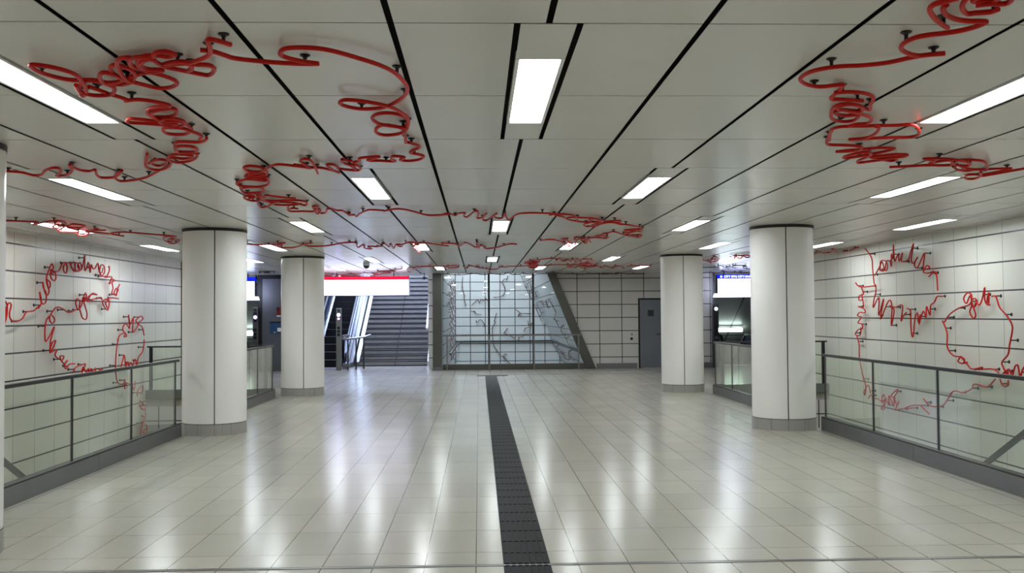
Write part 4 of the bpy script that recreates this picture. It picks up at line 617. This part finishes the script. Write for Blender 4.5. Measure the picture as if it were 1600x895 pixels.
    ('L', 'red handwritten word of round loops at the top of the left wall', [(14.744, 2.295), (14.893, 2.322), (14.972, 2.383), (15.042, 2.442), (15.15, 2.457), (15.198, 2.394), (15.16, 2.301), (15.075, 2.308), (15.03, 2.386), (15.124, 2.449), (15.249, 2.451), (15.335, 2.376), (15.415, 2.348), (15.324, 2.412), (15.382, 2.472), (15.495, 2.475), (15.496, 2.375), (15.432, 2.349), (15.518, 2.339), (15.633, 2.381), (15.544, 2.469), (15.435, 2.449), (15.469, 2.351), (15.606, 2.345), (15.716, 2.408), (15.681, 2.488), (15.593, 2.435), (15.683, 2.37), (15.772, 2.402), (15.842, 2.62), (15.817, 2.378), (15.885, 2.407), (15.964, 2.506), (16.029, 2.412), (16.076, 2.349), (16.124, 2.476), (16.205, 2.418), (16.294, 2.427), (16.402, 2.515), (16.44, 2.383), (16.54, 2.312), (16.651, 2.393), (16.599, 2.489), (16.494, 2.483), (16.465, 2.384), (16.57, 2.362), (16.631, 2.444)]),
    ('L', 'small red hooked tube right of the top word on the left wall', [(16.518, 2.301), (16.69, 2.302), (16.769, 2.293), (16.873, 2.403), (16.862, 2.484), (16.83, 2.47)]),
    ('L', 'red descending curls at the right of the left wall word', [(16.785, 2.297), (16.985, 2.301), (16.85, 2.19), (16.914, 2.202), (16.953, 2.269), (17.16, 2.249), (17.045, 2.219), (17.086, 2.11), (17.031, 2.02), (17.18, 2.004), (17.286, 2.09), (17.179, 2.11), (17.08, 2.021), (17.197, 1.986), (17.246, 2.089), (17.387, 2.189)]),
    ('L', 'bright red heart shaped curl in the middle of the left wall', [(17.275, 1.93), (16.967, 1.941), (16.838, 1.904), (16.919, 1.855), (16.882, 1.743), (16.824, 1.728), (16.671, 1.788), (16.586, 1.857), (16.664, 1.901), (16.806, 1.897), (16.696, 1.846), (16.824, 1.755), (16.903, 1.88), (16.79, 1.916), (16.601, 1.876)]),
    ('L', 'dark red word left of the heart curl', [(16.57, 1.9), (16.539, 1.936), (16.416, 1.931), (16.266, 1.907), (16.06, 1.878), (15.973, 1.865), (16.058, 1.963), (16.16, 2.001), (16.331, 1.978), (16.146, 1.983), (16.001, 1.938), (15.859, 1.865), (15.943, 1.949), (15.885, 1.997), (15.83, 1.888), (15.973, 1.867), (15.773, 1.934), (15.719, 1.817), (15.609, 1.724), (15.526, 1.815), (15.566, 1.896), (15.69, 1.863), (15.664, 1.77), (15.707, 1.678), (15.764, 1.591), (15.891, 1.573), (15.913, 1.667), (15.831, 1.795), (15.773, 1.899)]),
    ('L', 'red round loop and arc beside the long narrow drop', [(15.617, 1.742), (15.348, 1.689), (15.19, 1.684), (14.984, 1.738), (14.809, 1.757), (14.688, 1.698), (14.593, 1.59), (14.691, 1.514), (14.773, 1.567), (14.64, 1.639), (14.461, 1.569), (14.397, 1.421), (14.433, 1.251), (14.597, 1.332), (14.765, 1.459), (14.608, 1.225)]),
    ('L', 'slanted red script falling to the railing on the left wall', [(14.608, 1.235), (14.577, 1.076), (14.768, 1.242), (14.671, 1.223), (14.625, 1.085), (14.854, 1.108), (14.796, 1.024), (14.997, 0.945), (15.057, 1.002), (14.92, 1.007), (14.956, 0.947), (15.099, 0.878), (15.212, 0.934), (15.125, 0.876), (15.178, 0.802), (15.307, 0.863), (15.494, 0.864)]),
    ('L', 'red word just above the left railing', [(15.426, 0.73), (15.479, 0.801), (15.741, 0.828), (15.922, 0.835), (15.771, 0.699), (15.809, 0.795), (15.924, 0.69), (15.98, 0.762), (16.039, 0.683), (16.096, 0.755), (16.214, 0.684), (16.309, 0.743), (16.334, 0.689), (16.455, 0.67), (16.515, 0.727), (16.602, 0.673), (16.614, 0.734)]),
    ('L', 'red crown of scribbles on top of the small ring left wall', [(18.651, 1.246), (18.551, 1.412), (18.284, 1.478), (18.524, 1.556), (18.418, 1.619), (18.18, 1.53), (18.364, 1.466), (18.05, 1.321), (18.024, 1.581), (17.872, 1.471), (17.795, 1.642), (17.896, 1.393), (17.744, 1.472), (17.596, 1.452), (17.531, 1.371), (17.695, 1.259), (17.562, 1.248), (17.635, 1.309), (17.402, 1.279), (17.31, 1.181)]),
    ('L', 'left side of the small ring on the left wall', [(17.346, 1.226), (17.241, 1.055), (17.174, 0.872), (17.162, 0.687), (17.249, 0.496), (17.37, 0.415), (17.588, 0.391)]),
    ('L', 'right side of the small ring with a word across the left wall', [(18.611, 1.166), (18.532, 0.953), (18.331, 0.842), (18.269, 0.695), (18.189, 0.811), (18.058, 0.698), (17.942, 0.759), (17.829, 0.699), (17.753, 0.785), (17.643, 0.695), (17.603, 0.912), (17.482, 0.69)]),
    ('L', 'orange red letters behind the left railing glass', [(17.588, 0.386), (17.646, 0.469), (17.662, 0.304), (17.811, 0.348), (17.661, 0.413), (17.963, 0.345), (18.064, 0.24), (18.155, 0.406)]),
    ('L', 'small orange red ring behind the left railing glass', [(18.3, 0.108), (18.339, 0.21), (18.58, 0.291), (18.484, 0.15), (18.26, 0.196)]),
    ('L', 'lowest dark red scribble by the end block of the left opening', [(18.421, 0.018), (18.709, -0.146), (18.504, -0.16), (18.463, -0.085), (18.75, -0.098), (18.735, -0.212), (18.753, -0.324), (18.489, -0.279), (18.67, -0.349), (18.524, -0.425), (18.478, -0.67), (18.605, -0.428), (18.797, -0.537), (18.526, -0.596), (18.773, -0.627), (18.813, -0.51)]),
    ('R', 'red tube dropping from the ceiling into zigzag letters on the right wall', [(16.81, 2.724), (16.569, 2.556), (16.554, 2.334), (16.515, 2.111), (16.445, 2.059), (16.426, 1.948), (16.49, 1.81), (16.51, 1.676), (16.287, 1.846), (16.348, 1.546), (16.115, 1.814), (16.209, 1.477), (15.92, 1.782), (15.811, 1.703), (15.825, 1.373), (15.673, 1.626), (15.856, 1.704), (15.658, 1.673), (15.411, 1.699), (15.452, 1.452), (15.355, 1.531), (15.215, 1.587)]),
    ('R', 'red word at the top of the right wall ring', [(16.452, 2.233), (16.264, 2.379), (16.166, 2.457), (16.08, 2.311), (16.21, 2.318), (16.156, 2.472), (15.937, 2.441), (15.933, 2.32), (16.034, 2.309), (15.981, 2.459), (15.846, 2.445), (15.796, 2.365), (15.765, 2.565), (15.689, 2.484), (15.648, 2.714), (15.647, 2.44), (15.533, 2.551), (15.495, 2.431), (15.362, 2.559), (15.38, 2.425), (15.118, 2.432), (15.031, 2.556), (14.937, 2.677), (15.056, 2.447), (14.99, 2.367), (14.827, 2.455), (14.919, 2.363), (14.854, 2.287), (14.755, 2.322), (14.562, 2.503), (14.649, 2.259), (14.525, 2.31), (14.44, 2.27), (14.603, 2.243), (14.613, 2.204), (14.424, 2.19), (14.276, 2.21)]),
    ('R', 'short red tube closing the right wall ring at the right', [(14.472, 2.136), (14.269, 2.204), (14.189, 2.12), (14.151, 1.911)]),
    ('R', 'red spiky letters at the bottom of the right wall ring', [(15.213, 1.651), (15.071, 1.605), (15.069, 1.367), (15.056, 1.217), (15.015, 1.222), (14.972, 1.477), (14.873, 1.577), (14.839, 1.438), (14.748, 1.55), (14.782, 1.403), (14.638, 1.603), (14.566, 1.511), (14.559, 1.677), (14.463, 1.546), (14.427, 1.687), (14.288, 1.741), (14.183, 1.822), (14.016, 1.823)]),
    ('R', 'red short arm joining the ring and the falling script', [(17.277, 2.136), (17.071, 2.053), (16.445, 2.059)]),
    ('R', 'red falling script down the left of the right wall', [(17.06, 2.053), (16.989, 1.921), (17.172, 1.893), (17.175, 1.816), (17.003, 1.828), (17.014, 1.921), (16.943, 1.689), (17.217, 1.7), (16.975, 1.653), (16.927, 1.587), (17.143, 1.591), (17.225, 1.529), (17.043, 1.504), (17.215, 1.404), (17.064, 1.38), (17.052, 1.298), (17.247, 1.278), (17.384, 1.188), (17.125, 1.183), (17.067, 1.322)]),
    ('R', 'straight red tube falling behind the right railing', [(17.32, 1.168), (17.196, 0.993), (17.165, 0.756), (17.122, 0.665), (17.053, 0.462), (16.945, 0.264), (17.003, 0.106), (17.025, 0.176), (16.807, 0.295), (16.699, 0.162)]),
    ('R', 'brownish red row of loops behind the right railing glass', [(16.802, 0.068), (16.651, 0.136), (16.575, -0.028), (16.63, 0.067), (16.412, 0.086), (16.239, 0.039), (16.268, 0.119), (16.149, 0.187), (16.1, 0.056), (16.253, -0.06), (16.136, -0.049), (16.106, 0.133), (15.987, 0.023), (15.98, 0.186), (15.786, 0.023), (15.767, 0.162), (15.854, 0.193), (15.63, 0.31), (15.601, 0.286), (15.767, 0.177), (15.684, 0.052), (15.608, 0.123), (15.731, -0.028)]),
    ('R', 'dark thin tube at the tail of the brownish loops', [(15.732, -0.034), (15.344, 0.028), (15.056, 0.069), (15.344, 0.032), (15.055, 0.106), (14.739, 0.136), (14.817, 0.119), (14.546, 0.027)]),
    ('R', 'dark curved tube climbing behind the right railing glass', [(14.729, 0.242), (14.58, 0.167), (14.358, 0.153), (14.051, 0.203), (13.89, 0.324), (13.749, 0.436), (13.485, 0.437), (13.228, 0.518), (13.195, 0.568), (13.071, 0.585), (12.862, 0.566), (12.744, 0.593), (12.611, 0.687)]),
    ('R', 'short dark hook behind the right railing below the rail', [(12.512, 0.694), (12.426, 0.614), (12.294, 0.631), (12.286, 0.697)]),
    ('R', 'red word g u t on top of the second ring on the right wall', [(13.956, 1.441), (13.805, 1.552), (13.552, 1.645), (13.258, 1.698), (13.197, 1.826), (13.309, 1.854), (13.391, 1.778), (13.308, 1.711), (13.197, 1.822), (13.176, 1.689), (13.246, 1.587), (13.167, 1.501), (13.109, 1.552), (13.207, 1.74), (13.083, 1.772), (13.061, 1.696), (13.111, 1.651), (13.037, 1.721), (12.958, 1.683), (12.881, 1.769), (12.828, 1.921), (12.85, 1.752), (12.768, 1.685), (12.752, 1.85), (12.789, 1.715), (12.707, 1.681)]),
    ('R', 'right side of the second ring on the right wall', [(12.647, 1.798), (12.556, 1.788), (12.487, 1.649), (12.343, 1.552), (12.204, 1.439), (12.174, 1.347), (12.23, 1.154), (12.272, 1.029), (12.427, 0.926), (12.415, 0.862), (12.34, 0.768)]),
    ('R', 'left and lower side of the second ring on the right wall', [(14.067, 1.462), (13.925, 1.283), (13.898, 1.068), (13.721, 0.959), (13.539, 0.941), (13.601, 0.877), (13.48, 0.853), (13.437, 0.911), (13.556, 0.949), (13.371, 0.859), (13.213, 0.79), (12.913, 0.83), (13.147, 0.785), (12.671, 0.816), (12.487, 0.75)]),
    ('R', 'red word cut by the right picture edge on the wall', [(12.434, 0.765), (12.315, 0.82), (12.283, 0.755), (12.375, 0.781), (12.257, 0.839), (12.198, 0.753), (12.142, 0.877), (12.08, 0.896), (12.044, 0.755), (11.977, 0.855), (11.907, 0.905)]),
    ('F', 'thin dark drooping curve at the upper left behind the glass screen', [(-0.705, 3.264), (-0.727, 2.813), (-0.646, 2.474), (-0.616, 2.398), (-0.654, 2.324), (-0.574, 2.015)]),
    ('F', 'thin dark script across the left pane behind the glass screen', [(-0.318, 2.013), (-0.054, 2.256), (0.02, 2.131), (0.104, 2.281), (0.178, 2.198), (0.292, 2.317), (0.34, 2.223), (0.404, 2.26)]),
    ('F', 'thin dark hook high in the middle pane of the glass screen', [(1.269, 3.29), (1.212, 3.14), (1.118, 3.159), (1.004, 3.009), (0.929, 3.066), (1.078, 2.914), (1.141, 2.669), (1.056, 2.444), (0.849, 2.37), (0.623, 2.353)]),
    ('F', 'short thin dark curl below the left reflection in the glass screen', [(-0.357, 1.758), (-0.17, 1.712), (-0.237, 1.776), (-0.133, 1.644), (0.1, 1.597)]),
    ('F', 'small dark curl low in the left pane of the glass screen', [(-0.136, 1.36), (-0.11, 1.274), (-0.035, 1.284), (-0.005, 1.359), (0.108, 1.358), (0.22, 1.188), (0.257, 1.106), (0.163, 1.076)]),
    ('F', 'long thin dark curve down the middle pane of the glass screen', [(0.767, 1.673), (0.671, 1.335), (0.716, 1.26), (0.594, 1.073), (0.567, 0.886), (0.591, 0.51), (0.645, 0.24), (0.887, -0.13), (1.036, -0.251), (1.195, -0.17), (1.12, -0.124), (1.066, -0.263), (1.342, -0.554)]),
    ('F', 'thin dark word under the rail in the middle pane', [(1.062, 0.762), (1.225, 0.974), (1.119, 0.806), (1.212, 0.73), (1.456, 0.616), (1.531, 0.57), (1.607, 0.66), (1.727, 0.644), (1.725, 0.418), (1.757, 0.568), (1.953, 0.657)]),
    ('F', 'dark script at the right of the middle pane', [(1.947, 0.837), (2.023, 0.987), (2.22, 1.061), (2.326, 1.21), (2.175, 1.118), (2.139, 1.325)]),
    ('F', 'thin dark hook crossing to the slanted wall behind the glass', [(1.598, 1.82), (1.804, 1.649), (1.709, 1.518), (1.766, 1.623), (1.973, 1.637), (2.293, 1.627)]),
    ('S', 'thin dark line down the slanted wall behind the glass', [(44.945, 3.37), (46.425, 3.261), (44.23, 3.022), (46.793, 2.599), (44.27, 2.465), (44.776, 2.152), (43.955, 1.864), (42.847, 1.587), (41.794, 1.323)]),
    ('S', 'dark scribble high on the slanted wall by the right mullion', [(44.503, 2.911), (41.707, 2.94), (42.233, 2.805), (37.063, 3.023), (38.522, 2.733), (39.521, 2.442), (39.875, 2.629), (37.299, 2.494), (38.315, 2.329), (40.045, 2.417)]),
    ('S', 'dark bracket shaped tube on the slanted wall right of the mullion', [(41.907, 1.549), (39.436, 1.693), (40.39, 1.987), (39.62, 2.086), (37.373, 2.125), (36.112, 1.97), (36.111, 2.123), (34.209, 2.048), (34.716, 1.852), (33.917, 2.106), (32.497, 2.119), (32.25, 1.847), (32.184, 1.673), (34.102, 1.487), (33.367, 1.405)]),
    ('S', 'lower dark tube down the slanted wall', [(34.441, 1.46), (33.728, 1.371), (33.45, 1.162), (32.184, 1.235), (33.594, 1.039), (33.166, 0.926), (32.747, 0.816), (31.899, 0.859), (33.107, 0.778), (32.656, 0.489)]),
    ('S', 'dark bunch low on the slanted wall behind the glass', [(36.95, -0.18), (35.439, 0.019), (34.69, 0.271), (32.503, 0.427), (34.871, 0.201), (34.6, 0.056), (33.752, -0.028), (35.199, -0.033), (37.453, -0.137), (37.801, 0.086), (39.046, 0.001), (37.938, -0.159)]),
    ('S', 'dark scribble beside the bunch on the slanted wall', [(40.765, 0.703), (41.331, 0.374), (39.277, 0.487), (38.438, 0.372), (39.998, 0.287), (38.836, 0.115), (40.134, -0.006)]),
    ('K', 'nearest dark vertical scribble on the left shaft wall', [(32.287, 2.804), (33.66, 2.753), (31.645, 2.589), (31.864, 2.5), (33.696, 2.45), (31.989, 2.311), (30.996, 2.196), (33.429, 2.142), (32.741, 2.032), (31.028, 1.917), (32.855, 1.836), (33.34, 1.739), (31.683, 1.637), (31.756, 1.542), (33.552, 1.438), (31.713, 1.352), (31.336, 1.26), (33.398, 1.137), (32.599, 1.051), (31.196, 0.981), (32.61, 0.855), (32.751, 0.753), (31.358, 0.695), (31.83, 0.586), (33.11, 0.446), (31.307, 0.415), (31.431, 0.316), (33.016, 0.152), (32.398, 0.082)]),
    ('K', 'middle red vertical scribble on the left shaft wall', [(36.511, 2.961), (34.108, 2.769), (34.556, 2.68), (36.112, 2.62), (34.807, 2.478), (33.573, 2.346), (36.179, 2.295), (35.608, 2.177), (33.095, 2.037), (34.715, 1.954), (35.582, 1.855), (33.988, 1.742), (34.14, 1.64), (36.123, 1.533), (34, 1.435), (33.54, 1.337), (35.599, 1.213), (34.745, 1.118), (33.289, 1.039), (35.089, 0.903), (35.852, 0.78), (33.466, 0.735), (34.544, 0.603), (36.098, 0.449), (34.188, 0.408), (33.609, 0.327), (35.296, 0.157), (34.774, 0.074), (33.428, 0.034)]),
    ('K', 'farthest dark vertical scribble on the left shaft wall', [(36.38, 2.956), (36.617, 2.854), (38.939, 2.816), (36.39, 2.627), (36.126, 2.511), (38.388, 2.452), (37.268, 2.315), (35.125, 2.169), (37.848, 2.099), (38.679, 1.993), (35.298, 1.853), (36.826, 1.753), (38.362, 1.644), (35.907, 1.534), (35.562, 1.427), (38.473, 1.297), (37.379, 1.194), (34.923, 1.116), (37.587, 0.966), (37.309, 0.858), (35.544, 0.787), (36.382, 0.658), (38.557, 0.486), (36.254, 0.444), (35.695, 0.355), (38.561, 0.139), (36.384, 0.113), (34.798, 0.073), (37.534, -0.16)]),
]
TR_ = 0.0108
def cat(P, sub):
    out = []; n = len(P)
    for i in range(n - 1):
        a, b, c, d = P[max(i - 1, 0)], P[i], P[i + 1], P[min(i + 2, n - 1)]
        for q in range(sub):
            s = q / sub; s2 = s * s; s3 = s2 * s
            out.append(tuple(0.5 * (2 * b[k] + (c[k] - a[k]) * s + (2 * a[k] - 5 * b[k] + 4 * c[k] - d[k]) * s2 + (3 * b[k] - a[k] - 3 * c[k] + d[k]) * s3) for k in (0, 1)))
    out.append(P[-1]); return out
OFF = {'C': (H, -1), 'L': (XL, 1), 'R': (XR, -1), 'F': (42.0, -1), 'K': (-1.05, 1), 'S': (0, 1)}
def to3(pl, u, v, d):
    """point at distance d from the carrying surface"""
    if pl == 'C': return (u, v, H - d)
    if pl == 'L': return (XL + d, u, v)
    if pl == 'R': return (XR - d, u, v)
    if pl == 'F': return (u, 42.0 - d, v)
    if pl == 'K': return (-1.05 + d, u, v)
    return (3.44 - 0.46 * v - d * 0.908, u, v - d * 0.418)
DIST = {'C': 0.036, 'L': 0.09, 'R': 0.09, 'F': 0.10, 'K': 0.10, 'S': 0.09}
GRP = {'C': 'red tubes under the ceiling', 'L': 'red tubes on the left wall', 'R': 'red tubes on the right wall', 'F': 'tubes in the shaft', 'K': 'tubes in the shaft', 'S': 'tubes in the shaft'}
for ti, (pl, lab, P) in enumerate(TUBES):
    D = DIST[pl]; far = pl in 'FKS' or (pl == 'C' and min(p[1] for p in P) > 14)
    if pl == 'C': P = [(x, min(y, 27.72)) for x, y in P]
    if pl == 'S': P = [(min(max(x, 28.3), 41.8), y) for x, y in P]
    pts = cat(P, 4 if far else 6)
    ph = ti * 1.7; L3 = []; acc = 0; last = None; span = min(0.012, D * 0.2)
    for u, v in pts:
        if last: acc += math.hypot(u - last[0], v - last[1])
        last = (u, v); L3.append(to3(pl, u, v, D + span * math.sin(acc * 5.0 + ph)))
    b = MB(); b.tube(L3, {'F': 0.016, 'L': 0.0108, 'R': 0.0108}.get(pl, 0.0125 if far else TR_), 6 if far else 10)
    o = b.build('tube_sculpture', M['redshade' if pl in 'FKS' or lab.startswith(('dark scribble', 'black ')) else 'red'], smooth=True, label=lab, category='tube sculpture', group=GRP[pl])
    marks = []                    # flanged stand-offs that hold the tube
    step = 0.42 if pl == 'C' else 0.34
    for i in range(0, len(pts), 2):
        u, v = pts[i]
        if i < 3: continue
        if all(math.hypot(u - a, v - c) > step for a, c, _ in marks): marks.append((u, v, i))
    for u, v, i in marks[:12]:
        a = Vector(to3(pl, u, v, 0.0)); c = Vector(L3[i]); n = (c - a).normalized(); b = MB()
        s = 8 if far else 14; x = n.orthogonal().normalized(); y = n.cross(x)
        prof = [(0.0, 0.024), (0.005, 0.024), (0.012, 0.011), (c - a).length and (0.018, 0.0085), ((c - a).length - TR_ * 0.7, 0.0085)]
        vs = [a + n * h + x * (r * math.cos(2 * math.pi * q / s)) + y * (r * math.sin(2 * math.pi * q / s)) for h, r in prof for q in range(s)]
        fs = [(k * s + q, k * s + (q + 1) % s, (k + 1) * s + (q + 1) % s, (k + 1) * s + q) for k in range(len(prof) - 1) for q in range(s)] + [tuple(range(s)), tuple((len(prof) - 1) * s + q for q in range(s))]
        b.add(vs, fs); b.build('mount', M['black'], o)
